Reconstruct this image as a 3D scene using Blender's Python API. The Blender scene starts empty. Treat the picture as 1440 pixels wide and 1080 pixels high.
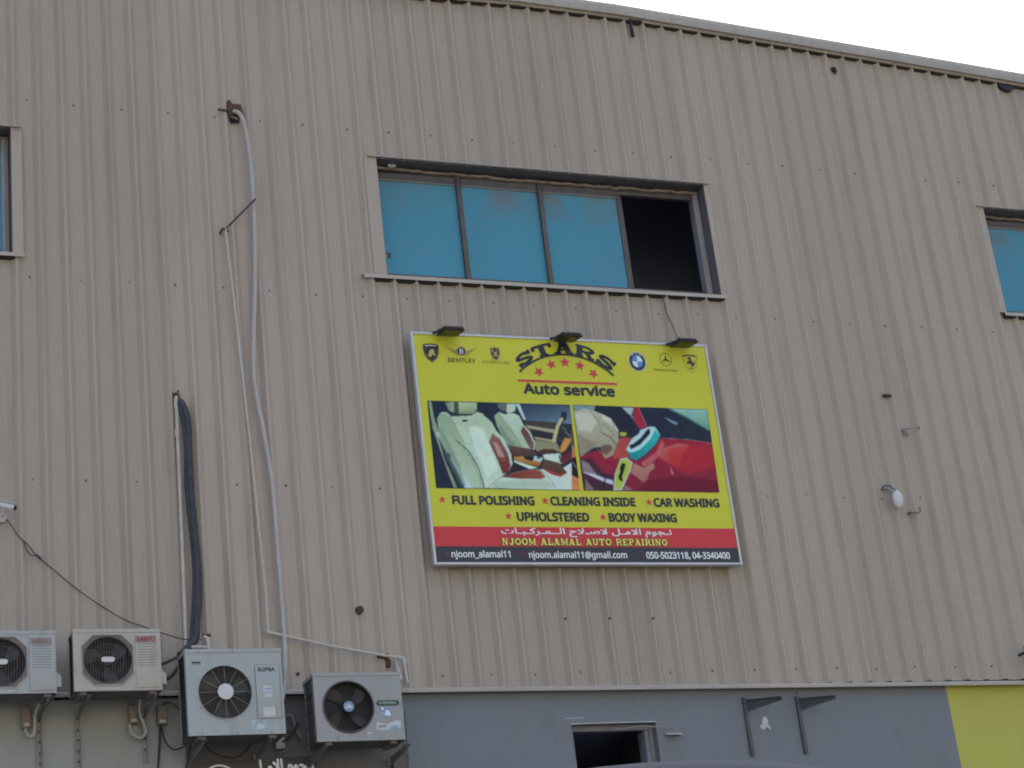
import bpy, bmesh, math, random
import numpy as np
from mathutils import Vector, Matrix
R = math.radians
random.seed(7)
scene = bpy.context.scene
COL = scene.collection

# ------------------------------------------------------------------ camera, light, exposure
cam_d = bpy.data.cameras.new('camera')
cam_d.sensor_width = 36.0
cam_d.lens = 2813.2 / 1440 * 36
cam_d.clip_start = 0.1
cam_d.clip_end = 2000
cam = bpy.data.objects.new('camera', cam_d)
COL.objects.link(cam)
r_ = Vector((0.93127454, -0.34721435, -0.11031738))
u_ = Vector((-0.03788145, -0.39345064, 0.91856496))
f_ = Vector((0.36234338, 0.85125718, 0.37956355))
cam.matrix_world = Matrix(((r_.x, u_.x, -f_.x, -2.184), (r_.y, u_.y, -f_.y, -14.738), (r_.z, u_.z, -f_.z, 1.6), (0, 0, 0, 1)))
scene.camera = cam

SUN_EL, SUN_AZ = 50.0, 8.0      # the sun stands behind the building; azimuth from +Y towards +X
world = bpy.data.worlds.new('World')
scene.world = world
world.use_nodes = True
wn = world.node_tree.nodes
sky = wn.new('ShaderNodeTexSky')
sky.sky_type = 'NISHITA'
sky.sun_disc = False
sky.sun_elevation = R(SUN_EL)
sky.sun_rotation = R(SUN_AZ)
sky.dust_density = 9.0
sky.air_density = 1.0
sky.ozone_density = 0.6
bg = wn['Background']
bg.inputs['Strength'].default_value = 0.15
world.node_tree.links.new(sky.outputs['Color'], bg.inputs['Color'])
sd = bpy.data.lights.new('sun', 'SUN')
sd.energy = 3.2
sd.angle = R(0.53)
sd.color = (1.0, 0.95, 0.86)
sun = bpy.data.objects.new('sun', sd)
COL.objects.link(sun)
dv = Vector((math.sin(R(SUN_AZ)) * math.cos(R(SUN_EL)), math.cos(R(SUN_AZ)) * math.cos(R(SUN_EL)), math.sin(R(SUN_EL))))
sun.rotation_euler = dv.to_track_quat('Z', 'Y').to_euler()
sun.location = (0, 20, 40)
vs = scene.view_settings
vs.view_transform = 'Standard'
vs.look = 'None'
vs.gamma = 1.0
vs.use_curve_mapping = False
vs.exposure = 1.64
scene.cycles.filter_width = 1.9

# ------------------------------------------------------------------ materials
def lin(c):
    return tuple(((v / 255) / 12.92 if v <= 10 else ((v / 255 + 0.055) / 1.055) ** 2.4) for v in c)

MATS = {}
def mat(name, rgb, rough=0.6, metal=0.0, var=0.0, scale=3.0, tint=None, stretch=(1, 1, 1), fine=0.0, bump=0.0, bscale=200.0,
        spec=0.5, perobj=0.0, stain=None):
    """procedural paint: base colour, large blotches (var, tint), fine grain, bump; stain=(rgb, scale, stretch, lo, hi, amount)"""
    m = bpy.data.materials.new(name)
    m.use_nodes = True
    nt = m.node_tree; N = nt.nodes; L = nt.links
    b = N['Principled BSDF']
    b.inputs['Roughness'].default_value = rough
    b.inputs['Metallic'].default_value = metal
    b.inputs['Specular IOR Level'].default_value = spec
    tc = N.new('ShaderNodeTexCoord')
    geo = N.new('ShaderNodeNewGeometry')
    def noise(sc, st, det=4.0, rg=0.55):
        mp = N.new('ShaderNodeMapping'); mp.inputs['Scale'].default_value = st
        L.new(geo.outputs['Position'], mp.inputs['Vector'])
        nz = N.new('ShaderNodeTexNoise'); nz.inputs['Scale'].default_value = sc
        nz.inputs['Detail'].default_value = det; nz.inputs['Roughness'].default_value = rg
        L.new(mp.outputs['Vector'], nz.inputs['Vector'])
        return nz.outputs['Fac']
    def mix(fac, a, c):
        mx = N.new('ShaderNodeMix'); mx.data_type = 'RGBA'
        if hasattr(fac, 'name'): L.new(fac, mx.inputs['Factor'])
        else: mx.inputs['Factor'].default_value = fac
        for s, v in (('A', a), ('B', c)):
            sock = [i for i in mx.inputs if i.name == s and i.type == 'RGBA'][0]
            if isinstance(v, tuple): sock.default_value = (*v, 1)
            else: L.new(v, sock)
        return [o for o in mx.outputs if o.type == 'RGBA'][0]
    def ramp(src, lo, hi, to=1.0):
        mr = N.new('ShaderNodeMapRange'); mr.inputs['From Min'].default_value = lo; mr.inputs['From Max'].default_value = hi
        mr.inputs['To Max'].default_value = to; mr.clamp = True
        L.new(src, mr.inputs['Value']); return mr.outputs['Result']
    c = tuple(rgb)
    if var > 0:
        t = tint or tuple(v * 0.55 for v in rgb)
        c = mix(ramp(noise(scale, stretch), 0.35, 0.7, var), c, t)
    if stain:
        srgb, ssc, sst, lo, hi, am = stain
        c = mix(ramp(noise(ssc, sst, 6.0, 0.6), lo, hi, am), c, tuple(srgb))
    if fine > 0:
        c = mix(ramp(noise(bscale * 0.5, (1, 1, 1), 2.0), 0.3, 0.7, fine), c, tuple(v * 0.6 for v in rgb))
    if perobj > 0:
        oi = N.new('ShaderNodeObjectInfo')
        hs = N.new('ShaderNodeHueSaturation')
        L.new(ramp(oi.outputs['Random'], 0, 1), hs.inputs['Fac']); hs.inputs['Fac'].default_value = 1
        hs.inputs['Value'].default_value = 1 - perobj
        if isinstance(c, tuple): hs.inputs['Color'].default_value = (*c, 1)
        else: L.new(c, hs.inputs['Color'])
        c = hs.outputs['Color']
    if isinstance(c, tuple): b.inputs['Base Color'].default_value = (*c, 1)
    else: L.new(c, b.inputs['Base Color'])
    if bump > 0:
        bp = N.new('ShaderNodeBump'); bp.inputs['Strength'].default_value = bump; bp.inputs['Distance'].default_value = 0.01
        L.new(noise(bscale, (1, 1, 1), 3.0), bp.inputs['Height']); L.new(bp.outputs['Normal'], b.inputs['Normal'])
    MATS[name] = m
    return m

def P(c, k=1.35):                       # paint reflectance from a colour
    return tuple(min(0.85, v * k) for v in lin(c))

mat('clad', (0.41, 0.368, 0.311), 0.62, var=0.22, scale=0.7, tint=(0.345, 0.312, 0.262), stretch=(1, 1, 0.35), fine=0.05, bump=0.03, bscale=60, spec=0.3,
    perobj=0.10, stain=((0.23, 0.195, 0.15), 8.0, (1.0, 1.0, 0.07), 0.52, 0.80, 0.42))
mat('trim', (0.40, 0.37, 0.32), 0.55, var=0.25, scale=2.0, stretch=(1, 1, 3), stain=((0.2, 0.17, 0.14), 5, (0.6, 1, 3), 0.55, 0.8, 0.35), perobj=0.06)
mat('rooftrim', (0.38, 0.355, 0.31), 0.5, var=0.25, scale=2.0, stretch=(1, 1, 2), stain=((0.17, 0.15, 0.13), 7, (1.6, 1, .5), 0.5, 0.8, 0.35), perobj=0.08)
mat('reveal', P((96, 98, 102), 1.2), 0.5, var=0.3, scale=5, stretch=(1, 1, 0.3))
mat('soffit_shaded', (0.075, 0.08, 0.10), 0.6, var=0.4, scale=6, tint=(0.12, 0.115, 0.11))  # darker version of the reveal, shade under the window head put into the colour
mat('galv', (0.30, 0.31, 0.32), 0.45, metal=0.35, var=0.3, scale=8)
mat('screw', (0.11, 0.095, 0.08), 0.6)
mat('frame_alu', (0.07, 0.062, 0.058), 0.4, var=0.5, scale=10, tint=(0.14, 0.12, 0.105))
mat('frame_pale', (0.32, 0.32, 0.31), 0.45, var=0.4, scale=12, stretch=(1, 1, 0.2), tint=(0.16, 0.15, 0.14))
mat('foam', (0.27, 0.225, 0.19), 0.9, var=0.8, scale=14, tint=(0.11, 0.095, 0.085))
mat('interior', (0.30, 0.38, 0.55), 0.9, var=0.3, scale=1)
mat('pane_blue', (0.062, 0.27, 0.375), 0.25, var=0.35, scale=1.2, stretch=(1, 1, 0.6), tint=(0.05, 0.20, 0.31), spec=0.35,
    stain=((0.17, 0.18, 0.17), 2.6, (1.0, 1, 1.3), 0.54, 0.85, 0.3))
# dust that has settled along the head of the blue panes
def dust(m):
    nt = m.node_tree; N = nt.nodes; L = nt.links; b = N['Principled BSDF']; src = b.inputs['Base Color'].links[0].from_socket
    geo = N.new('ShaderNodeNewGeometry'); sx = N.new('ShaderNodeSeparateXYZ'); L.new(geo.outputs['Position'], sx.inputs[0])
    nz = N.new('ShaderNodeTexNoise'); nz.inputs['Scale'].default_value = 3.2; nz.inputs['Detail'].default_value = 5; L.new(geo.outputs['Position'], nz.inputs['Vector'])
    mr = N.new('ShaderNodeMapRange'); mr.inputs['From Min'].default_value = 9.78; mr.inputs['From Max'].default_value = 10.22; L.new(sx.outputs['Z'], mr.inputs['Value'])
    mn = N.new('ShaderNodeMapRange'); mn.inputs['From Min'].default_value = .42; mn.inputs['From Max'].default_value = .66; L.new(nz.outputs['Fac'], mn.inputs['Value'])
    mu = N.new('ShaderNodeMath'); mu.operation = 'MULTIPLY'; L.new(mr.outputs[0], mu.inputs[0]); L.new(mn.outputs[0], mu.inputs[1])
    mx = N.new('ShaderNodeMix'); mx.data_type = 'RGBA'; L.new(mu.outputs[0], mx.inputs['Factor'])
    A, B_ = [i for i in mx.inputs if i.type == 'RGBA']; L.new(src, A); B_.default_value = (0.15, 0.15, 0.135, 1)
    L.new([o for o in mx.outputs if o.type == 'RGBA'][0], b.inputs['Base Color'])
dust(MATS['pane_blue'])
mat('cream_wall', (0.31, 0.335, 0.315), 0.85, var=0.4, scale=1.3, tint=(0.26, 0.26, 0.235), fine=0.08, bump=0.15, bscale=90,
    stain=((0.24, 0.19, 0.13), 2.2, (1, 1, 0.5), 0.55, 0.8, 0.5))
mat('taupe_wall', (0.15, 0.145, 0.14), 0.85, var=0.5, scale=1.6, tint=(0.10, 0.095, 0.09), fine=0.08, bump=0.15, bscale=90,
    stain=((0.06, 0.055, 0.05), 4, (1, 1, .5), 0.6, 0.8, 0.5))
mat('blue_wall', (0.172, 0.204, 0.232), 0.8, var=0.4, scale=1.1, tint=(0.185, 0.19, 0.20), fine=0.06, bump=0.12, bscale=80,
    stain=((0.11, 0.115, 0.125), 4, (1, 1, .5), 0.56, 0.8, 0.45))
mat('yellow_wall', (0.44, 0.46, 0.09), 0.8, var=0.35, scale=1.5, tint=(0.38, 0.35, 0.075), fine=0.05, bump=0.12, bscale=80)
mat('plaster', (0.52, 0.55, 0.57), 0.9, var=0.4, scale=20)
mat('concrete', (0.24, 0.23, 0.21), 0.9, var=0.4, scale=0.5, bump=0.2, bscale=30)
mat('asphalt', (0.07, 0.066, 0.06), 0.95, var=0.5, scale=0.4, bump=0.4, bscale=60, fine=0.2)
mat('white_line', (0.6, 0.6, 0.57), 0.8, var=0.3, scale=4)
# sign print
mat('sign_yellow', P((168, 172, 48), 1.45), 0.45, var=0.12, scale=1.6, tint=P((160, 160, 42), 1.35), fine=0.03, spec=0.3)
mat('sign_red', P((166, 36, 42), 1.45), 0.4, var=0.1, scale=2)
mat('sign_red2', P((168, 46, 50), 1.4), 0.4)
mat('sign_black', P((36, 38, 46), 1.2), 0.4)
mat('sign_ink', P((30, 34, 42), 1.1), 0.4)
mat('sign_grey', P((196, 204, 206), 1.3), 0.4)
mat('sign_cream', P((196, 204, 90), 1.3), 0.4)
mat('ink_olive', P((96, 100, 52), 1.2), 0.4)
mat('ink_faint', P((92, 46, 56), 1.1), 0.4)
mat('ink_wing', P((120, 122, 70), 1.2), 0.4)
mat('ink_gold', P((165, 150, 75), 1.3), 0.4)
mat('ink_blue', P((72, 120, 165), 1.4), 0.4)
mat('ink_white', P((185, 195, 200), 1.4), 0.4)
mat('ink_navy', P((32, 46, 66), 1.2), 0.35)
mat('silver_frame', (0.50, 0.53, 0.55), 0.35, metal=0.25, var=0.2, scale=6)
mat('black_plastic', (0.018, 0.019, 0.021), 0.5, var=0.3, scale=12, tint=(0.03, 0.03, 0.028), spec=0.3)
mat('lens', (0.04, 0.042, 0.035), 0.35, spec=0.4)
# air conditioners
mat('ac_ivory', (0.40, 0.40, 0.355), 0.45, var=0.35, scale=4, tint=(0.33, 0.33, 0.28), fine=0.05, stain=((0.22, 0.19, 0.14), 10, (1, 1, .4), 0.54, 0.8, 0.5))
mat('ac_pale', (0.35, 0.385, 0.385), 0.45, var=0.3, scale=4, tint=(0.29, 0.33, 0.34), fine=0.05, stain=((0.22, 0.21, 0.18), 10, (1, 1, .4), 0.54, 0.8, 0.5))
mat('ac_blue', (0.34, 0.385, 0.385), 0.4, var=0.3, scale=4, tint=(0.27, 0.33, 0.35), fine=0.04, stain=((0.2, 0.2, 0.18), 8, (1, 1, .4), 0.54, 0.8, 0.5))
mat('ac_grey', (0.30, 0.325, 0.325), 0.45, var=0.3, scale=5, tint=(0.23, 0.24, 0.235), fine=0.05, stain=((0.15, 0.14, 0.12), 8, (1, 1, .4), 0.54, 0.8, 0.5))
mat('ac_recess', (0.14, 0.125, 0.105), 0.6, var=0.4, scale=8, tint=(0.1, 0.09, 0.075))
mat('ac_under_shade', (0.10, 0.10, 0.095), 0.8, var=0.5, scale=8)  # casing underside, its shade put into a dark colour
mat('ac_dark', (0.018, 0.019, 0.022), 0.7)
mat('fan_blade', (0.05, 0.047, 0.044), 0.5, var=0.4, scale=10, tint=(0.03, 0.03, 0.03))
mat('wire', (0.10, 0.095, 0.09), 0.5)
mat('wire_pale', (0.22, 0.23, 0.23), 0.4)
mat('badge', (0.55, 0.58, 0.58), 0.35)
mat('plate_pink', (0.32, 0.30, 0.285), 0.5, var=0.4, scale=20)
mat('logo_red', (0.24, 0.03, 0.04), 0.5)
mat('logo_fade', (0.22, 0.14, 0.14), 0.5)
mat('green_badge', (0.02, 0.07, 0.035), 0.4)
mat('sticker_blue', (0.12, 0.22, 0.45), 0.5, var=0.6, scale=25, tint=(0.45, 0.52, 0.6))
mat('sticker_white', (0.50, 0.56, 0.58), 0.5, var=0.5, scale=30, tint=(0.38, 0.40, 0.43))
mat('sticker_teal', (0.22, 0.36, 0.42), 0.5, var=0.9, scale=28, tint=(0.45, 0.52, 0.53))
mat('coil', (0.05, 0.055, 0.065), 0.6, var=0.4, scale=10)
mat('pvc', (0.46, 0.45, 0.41), 0.5, var=0.35, scale=9, tint=(0.33, 0.30, 0.26))
mat('conduit', (0.40, 0.41, 0.39), 0.6, var=0.3, scale=9, tint=(0.25, 0.25, 0.24))
mat('insul', (0.022, 0.027, 0.036), 0.6, var=0.5, scale=14, tint=(0.075, 0.08, 0.085))
mat('cable_black', (0.015, 0.015, 0.016), 0.5)
mat('rust', (0.07, 0.035, 0.028), 0.9, var=0.6, scale=40, tint=(0.14, 0.07, 0.04))
mat('bracket_grey', (0.16, 0.165, 0.17), 0.55, var=0.4, scale=12, tint=(0.1, 0.09, 0.08))
mat('bracket_blue', (0.085, 0.088, 0.095), 0.6, var=0.3, scale=12)
mat('rail_pale', (0.33, 0.325, 0.30), 0.6, var=0.35, scale=14, tint=(0.13, 0.10, 0.08))
mat('box_tan', (0.235, 0.20, 0.15), 0.7, var=0.5, scale=16, tint=(0.13, 0.10, 0.07))
mat('white_metal', (0.55, 0.58, 0.58), 0.4, var=0.2, scale=12)
mat('wood_rod', (0.06, 0.055, 0.05), 0.8)
mat('bottom_sign', (0.045, 0.042, 0.042), 0.6, var=0.4, scale=6, tint=(0.075, 0.065, 0.06))
mat('van_paint', (0.065, 0.078, 0.10), 0.5, metal=0.0, var=0.1, scale=2, spec=0.3)
mat('tyre', (0.02, 0.02, 0.02), 0.9, bump=0.3, bscale=80)
mat('glass_dark', (0.02, 0.025, 0.03), 0.08, spec=0.8)
mat('tail_red', (0.35, 0.02, 0.02), 0.3)
mat('chrome', (0.5, 0.5, 0.5), 0.25, metal=0.8)

# ------------------------------------------------------------------ mesh helpers
class MB:
    def __init__(s, m='clad'):
        s.v = []; s.f = []; s.mi = []; s.names = []; s.cur = None; s.use(m)
    def use(s, m):
        if m not in s.names: s.names.append(m)
        s.cur = s.names.index(m); return s
    def face(s, pts):
        n = len(s.v); s.v += [tuple(p) for p in pts]; s.f.append(tuple(range(n, n + len(pts)))); s.mi.append(s.cur)
    def addv(s, pts):
        n = len(s.v); s.v += [tuple(p) for p in pts]; return n
    def addf(s, idx): s.f.append(tuple(idx)); s.mi.append(s.cur)
    def box(s, a, b):
        x0, y0, z0 = a; x1, y1, z1 = b
        n = s.addv([(x0, y0, z0), (x1, y0, z0), (x1, y1, z0), (x0, y1, z0), (x0, y0, z1), (x1, y0, z1), (x1, y1, z1), (x0, y1, z1)])
        for q in ((0, 3, 2, 1), (4, 5, 6, 7), (0, 1, 5, 4), (1, 2, 6, 5), (2, 3, 7, 6), (3, 0, 4, 7)): s.addf([n + i for i in q])
        return s
    def prism(s, poly, d):
        """poly: 3-D points (planar), d: extrusion vector"""
        k = len(poly); n = s.addv(poly); m_ = s.addv([tuple(Vector(p) + Vector(d)) for p in poly])
        s.addf([n + i for i in range(k)]); s.addf([m_ + k - 1 - i for i in range(k)])
        for i in range(k): j = (i + 1) % k; s.addf([n + j, n + i, m_ + i, m_ + j])
        return s
    def cyl(s, a, b, r, n=12, r2=None, caps=True):
        a = Vector(a); b = Vector(b); d = (b - a).normalized(); r2 = r if r2 is None else r2
        p = d.orthogonal().normalized(); q = d.cross(p)
        i0 = s.addv([a + (p * math.cos(t) + q * math.sin(t)) * r for t in [2 * math.pi * i / n for i in range(n)]])
        i1 = s.addv([b + (p * math.cos(t) + q * math.sin(t)) * r2 for t in [2 * math.pi * i / n for i in range(n)]])
        for i in range(n): j = (i + 1) % n; s.addf([i0 + i, i0 + j, i1 + j, i1 + i])
        if caps: s.addf([i0 + n - 1 - i for i in range(n)]); s.addf([i1 + i for i in range(n)])
        return s
    def tube(s, pts, r, n=8, sub=6, smooth=True, closed=False, ripple=0.0, rip_n=0):
        P_ = [Vector(p) for p in pts]
        if smooth and len(P_) > 2:
            Q = []; k = len(P_)
            rng = range(k if closed else k - 1)
            for i in rng:
                if closed: p0, p1, p2, p3 = P_[i - 1], P_[i], P_[(i + 1) % k], P_[(i + 2) % k]
                else: p0, p1, p2, p3 = P_[max(i - 1, 0)], P_[i], P_[i + 1], P_[min(i + 2, k - 1)]
                for t in [j / sub for j in range(sub)]:
                    Q.append(0.5 * ((2 * p1) + (p2 - p0) * t + (2 * p0 - 5 * p1 + 4 * p2 - p3) * t * t + (3 * p1 - p0 - 3 * p2 + p3) * t ** 3))
            if not closed: Q.append(P_[-1])
            P_ = Q
        k = len(P_); up = None; rings = []
        for i in range(k):
            if closed: d = (P_[(i + 1) % k] - P_[i - 1]).normalized()
            else: d = (P_[min(i + 1, k - 1)] - P_[max(i - 1, 0)]).normalized()
            if up is None: up = d.orthogonal().normalized()
            up = (up - d * up.dot(d)).normalized(); q = d.cross(up)
            rr = r * (1 + (ripple if i % 2 else -ripple)) if not callable(r) else r(i / (k - 1))
            rings.append(s.addv([P_[i] + (up * math.cos(2 * math.pi * j / n) + q * math.sin(2 * math.pi * j / n)) * rr for j in range(n)]))
        for i in range(k if closed else k - 1):
            a, b = rings[i], rings[(i + 1) % k]
            for j in range(n): j2 = (j + 1) % n; s.addf([a + j, a + j2, b + j2, b + j])
        if not closed:
            s.addf([rings[0] + n - 1 - j for j in range(n)]); s.addf([rings[-1] + j for j in range(n)])
        return s
    def merge(s, o, M=None):
        n = len(s.v); s.v += [tuple(M @ Vector(p)) if M else p for p in o.v]
        for fc, mi in zip(o.f, o.mi):
            s.use(o.names[mi]); s.addf([n + i for i in fc])
        return s
    def build(s, name, parent=None, bevel=0.0, smooth=False, label=None, kind=None, seg=2):
        me = bpy.data.meshes.new(name)
        off = Vector((0, 0, 0))
        me.from_pydata(s.v, [], s.f)
        for m in s.names: me.materials.append(MATS[m])
        me.polygons.foreach_set('material_index', s.mi)
        bm = bmesh.new(); bm.from_mesh(me)
        if bevel > 0 or smooth: bmesh.ops.remove_doubles(bm, verts=bm.verts, dist=1e-5)
        if bevel > 0:
            ed = [e for e in bm.edges if len(e.link_faces) == 2 and e.calc_face_angle(0) > 0.5]
            bmesh.ops.bevel(bm, geom=ed, offset=bevel, segments=seg, affect='EDGES', profile=0.5, clamp_overlap=True)
        if smooth or bevel > 0:
            for f in bm.faces: f.smooth = True
            for e in bm.edges:
                if len(e.link_faces) == 2 and e.calc_face_angle(0) > R(38): e.smooth = False
        bm.to_mesh(me); bm.free(); me.update()
        o = bpy.data.objects.new(name, me); COL.objects.link(o)
        if parent: o.parent = parent
        if label: o['label'] = label
        if kind: o['kind'] = kind
        return o

def tag(o, label, cat, group=None):
    o['label'] = label; o['category'] = cat
    if group: o['group'] = group
    return o
def thing(name, label, cat, loc=(0, 0, 0), group=None, rot=(0, 0, 0)):
    o = bpy.data.objects.new(name, None); COL.objects.link(o)
    o.empty_display_size = 0.2
    o.location = loc; o.rotation_euler = rot
    return tag(o, label, cat, group)

# ------------------------------------------------------------------ ground
g = MB('asphalt'); g.face([(-400, -400, 0), (400, -400, 0), (400, 400, 0), (-400, 400, 0)])
o = g.build('ground'); o['kind'] = 'structure'
g = MB('concrete'); g.box((-8, -3.0, 0.004), (18, 0.02, 0.14))
o = g.build('pavement', bevel=0.01); o['kind'] = 'structure'
g = MB('white_line')
for i in range(8): x = -7 + i * 3.0; g.box((x - .05, -8.6, 0.002), (x + .05, -3.3, 0.006))
o = g.build('road_marking'); o['kind'] = 'structure'

# ------------------------------------------------------------------ building
PITCH = 0.2
ZB, XL, XR = 5.475, -3.9, 14.1
def roof_z(x):
    pts = [(-6, 11.8), (4.6, 12.085), (5.6, 12.068), (6.78, 11.998), (8.2, 11.915), (9.54, 11.835), (10.23, 11.79), (16, 11.46)]
    for (a, za), (b, zb) in zip(pts, pts[1:]):
        if x <= b: return za + (zb - za) * (x - a) / (b - a)
    return pts[-1][1]
WINS = [(-3.37, -0.13), (3.035, 6.262), (9.385, 12.6)]
WZ0, WZ1 = 9.13, 10.29
B = thing('workshop_building', 'beige corrugated metal clad workshop building over a painted masonry ground floor', 'building')

RB, RC, RD = 0.092, 0.016, 0.041       # rib base, crest, depth
def profile(xa, xb):
    """corner x of the corrugation with its depth between xa and xb"""
    out = []
    j = math.floor(xa / PITCH) - 1
    while j * PITCH < xb + PITCH:
        c = j * PITCH + PITCH / 2
        out += [(c - RB / 2, 0), (c - RC / 2, -RD), (c + RC / 2, -RD), (c + RB / 2, 0)]
        out += [(c + .083, 0.0), (c + .092, -.0025), (c + .108, -.0025), (c + .117, 0.0)]    # shallow stiffener along each pan
        j += 1
    out.sort()
    def dep(x):
        for (a, da), (b, db) in zip(out, out[1:]):
            if a <= x <= b: return da + (db - da) * (x - a) / max(b - a, 1e-9)
        return 0
    xs = [(xa, dep(xa))] + [p for p in out if xa + 1e-4 < p[0] < xb - 1e-4] + [(xb, dep(xb))]
    return xs, dep
n_sheet = 18
for i in range(n_sheet):
    xa = XL + i; xb = xa + 1.0 + 0.016      # each sheet laps over the next
    dy = 0.008 if i % 2 else 0.0058
    xs, dep = profile(xa, xb)
    for w0, w1 in WINS:
        for e in (w0, w1):
            if xa < e < xb: xs.append((e, dep(e)))
    xs.sort()
    mb = MB('clad'); up = MB('clad'); full = any(w0 <= xa and xb - .016 <= w1 for w0, w1 in WINS)
    zs_full = [ZB, 6.1, 7.3, 8.5, WZ0, WZ1, 11.2]
    wob = [random.uniform(-.0022, .0022) for _ in range(12)]
    for (x0, d0), (x1, d1) in zip(xs, xs[1:]):
        xm = (x0 + x1) / 2
        hole = any(w0 < xm < w1 for w0, w1 in WINS)
        zl = zs_full
        for k in range(len(zl)):
            z0 = zl[k]; last = k == len(zl) - 1
            if hole and z0 == WZ0: continue
            za1 = (roof_z(x0) + .02) if last else zl[k + 1]; zb1 = (roof_z(x1) + .02) if last else zl[k + 1]
            (up if full and z0 > WZ0 else mb).face([(x0, d0 + dy + wob[k], z0), (x1, d1 + dy + wob[k], z0), (x1, d1 + dy + wob[k + 1], zb1), (x0, d0 + dy + wob[k + 1], za1)])
    mb.build('cladding_sheet', B)
    if full: up.build('cladding_sheet', B)

# fixing screws of the sheets: four rows, every second pan
mb = MB('screw'); random.seed(3)
for z, ks in ((10.587, range(-9, 35)), (8.937, range(-9, 35)), (7.191, range(-9, 35)), (5.60, range(7, 35))):
    for k in ks:
        if random.random() < .03: continue
        x = .4 * k + random.uniform(-.012, .012); zz = z + random.uniform(-.012, .012)
        if z == 7.191 and 3.15 < x < 5.98: continue
        r = random.choice((.008, .0095, .011))
        mb.cyl((x, .009, zz), (x, .002, zz), r, 8); mb.cyl((x, .002, zz), (x, -.005, zz), r * .6, 6)
mb.build('screws', B, kind='stuff')

# foot flashing under the sheets and the strip that closes the wall head
mb = MB('trim')
def foot_z(x): return 5.468 - .0058 * (x - 2)
for xa, xb in ((-3.9, -.9), (-.9, 2.1), (2.1, 5.1), (5.1, 8.1), (8.1, 11.1), (11.1, 14.1)):
    mb = MB('trim')
    zl, zr = foot_z(xa), foot_z(xb)
    prof = [(.028, .034), (-.036, .026), (-.050, .008), (-.050, -.014), (-.046, -.014), (-.046, .004), (-.03, .018), (.028, .026)]
    a = [(xa + .002, y, zl + z) for y, z in prof]
    mb.prism(a, (0, 0, 0)) if False else None
    n0 = mb.addv(a); n1 = mb.addv([(xb, y, zr + z) for y, z in prof]); k = len(prof)
    for i in range(k): j = (i + 1) % k; mb.addf([n0 + i, n0 + j, n1 + j, n1 + i])
    mb.addf([n0 + i for i in range(k)]); mb.addf([n1 + k - 1 - i for i in range(k)])
    mb.build('foot_flashing', B)

# roof edge trim: rounded cap over a folded drip strip, in lengths
cuts = [-6, -3.2, 0.0, 3.1, 6.19, 8.36, 11.4, 14.4]
for xa, xb in zip(cuts, cuts[1:]):
    sub = [xa + .003] + [x for x in (4.6, 5.6, 6.78, 8.2, 9.54, 10.23) if xa < x < xb] + [xb]
    mb = MB('rooftrim')
    prof = [(-.085, .012), (-.090, .05), (-.088, .105), (-.070, .143), (-.035, .165), (.05, .172), (.05, .160), (-.03, .153), (-.06, .135), (-.076, .10), (-.078, .012)]
    rings = [mb.addv([(x, y, roof_z(x) + z) for y, z in prof]) for x in sub]; k = len(prof)
    for a, b in zip(rings, rings[1:]):
        for i in range(k): j = (i + 1) % k; mb.addf([a + i, a + j, b + j, b + i])
    mb.addf([rings[0] + i for i in range(k)]); mb.addf([rings[-1] + k - 1 - i for i in range(k)])
    ob = mb.build('roof_trim', B, smooth=True)
    mb = MB('rooftrim')
    prof = [(-.078, .03), (-.05, .02), (-.046, -.008), (-.041, -.008), (-.045, .028), (-.074, .038)]
    rings = [mb.addv([(x, y, roof_z(x) + z) for y, z in prof]) for x in sub]; k = len(prof)
    for a, b in zip(rings, rings[1:]):
        for i in range(k): j = (i + 1) % k; mb.addf([a + i, a + j, b + j, b + i])
    mb.addf([rings[0] + i for i in range(k)]); mb.addf([rings[-1] + k - 1 - i for i in range(k)])
    mb.build('drip_strip', B)

mat('gap_shade', (0.03, 0.027, 0.025), 0.95)  # dark colour for strips that stand in for shade in gaps under flashing lips
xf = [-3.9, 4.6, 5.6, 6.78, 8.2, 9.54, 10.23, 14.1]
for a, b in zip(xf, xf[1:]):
    mb = MB('gap_shade'); mb.prism([(a, -.031, roof_z(a) - .018), (b, -.031, roof_z(b) - .018), (b, -.031, roof_z(b) + .015), (a, -.031, roof_z(a) + .015)], (0, .045, 0)); mb.build('gap_shade_strip', B)
# shell: roof, sides, back, upper floor
mb = MB('concrete')
xsr = [-3.95, 4.6, 5.6, 6.78, 8.2, 9.54, 10.23, 14.15]
for a, b in zip(xsr, xsr[1:]):
    mb.prism([(a, .05, roof_z(a) + .05), (b, .05, roof_z(b) + .05), (b, .05, roof_z(b) + .15), (a, .05, roof_z(a) + .15)], (0, 13.9, 0))
mb.build('roof', B)
mb = MB('interior'); mb.box((-3.9, .3, 5.25), (14.1, 13.8, 5.42)); mb.build('upper_floor', B)
for xa in (-4.1, 14.1):
    mb = MB('clad'); mb.box((xa, .03, 0), (xa + .2 - .005, 13.8, 11.5)); mb.build('side_wall', B)
mb = MB('clad'); mb.box((-4.1, 13.8, 0), (14.3, 14.0, 11.5)); mb.build('back_wall', B)
mb = MB('interior')                                    # inner lining with the window openings
edges = [(-3.9, WINS[0][0]), (WINS[0][1], WINS[1][0]), (WINS[1][1], WINS[2][0]), (WINS[2][1], 14.1)]
for a, b in edges: mb.box((a, .24, 5.42), (b, .30, 11.3))
for a, b in WINS:
    mb.box((a, .24, 5.42), (b, .30, WZ0 - .02)); mb.box((a, .24, WZ1 + .02), (b, .30, 11.3))
mb.box((-3.9, 2.2, 5.42), (14.1, 2.3, 11.4))
mb.build('inner_lining', B)

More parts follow.
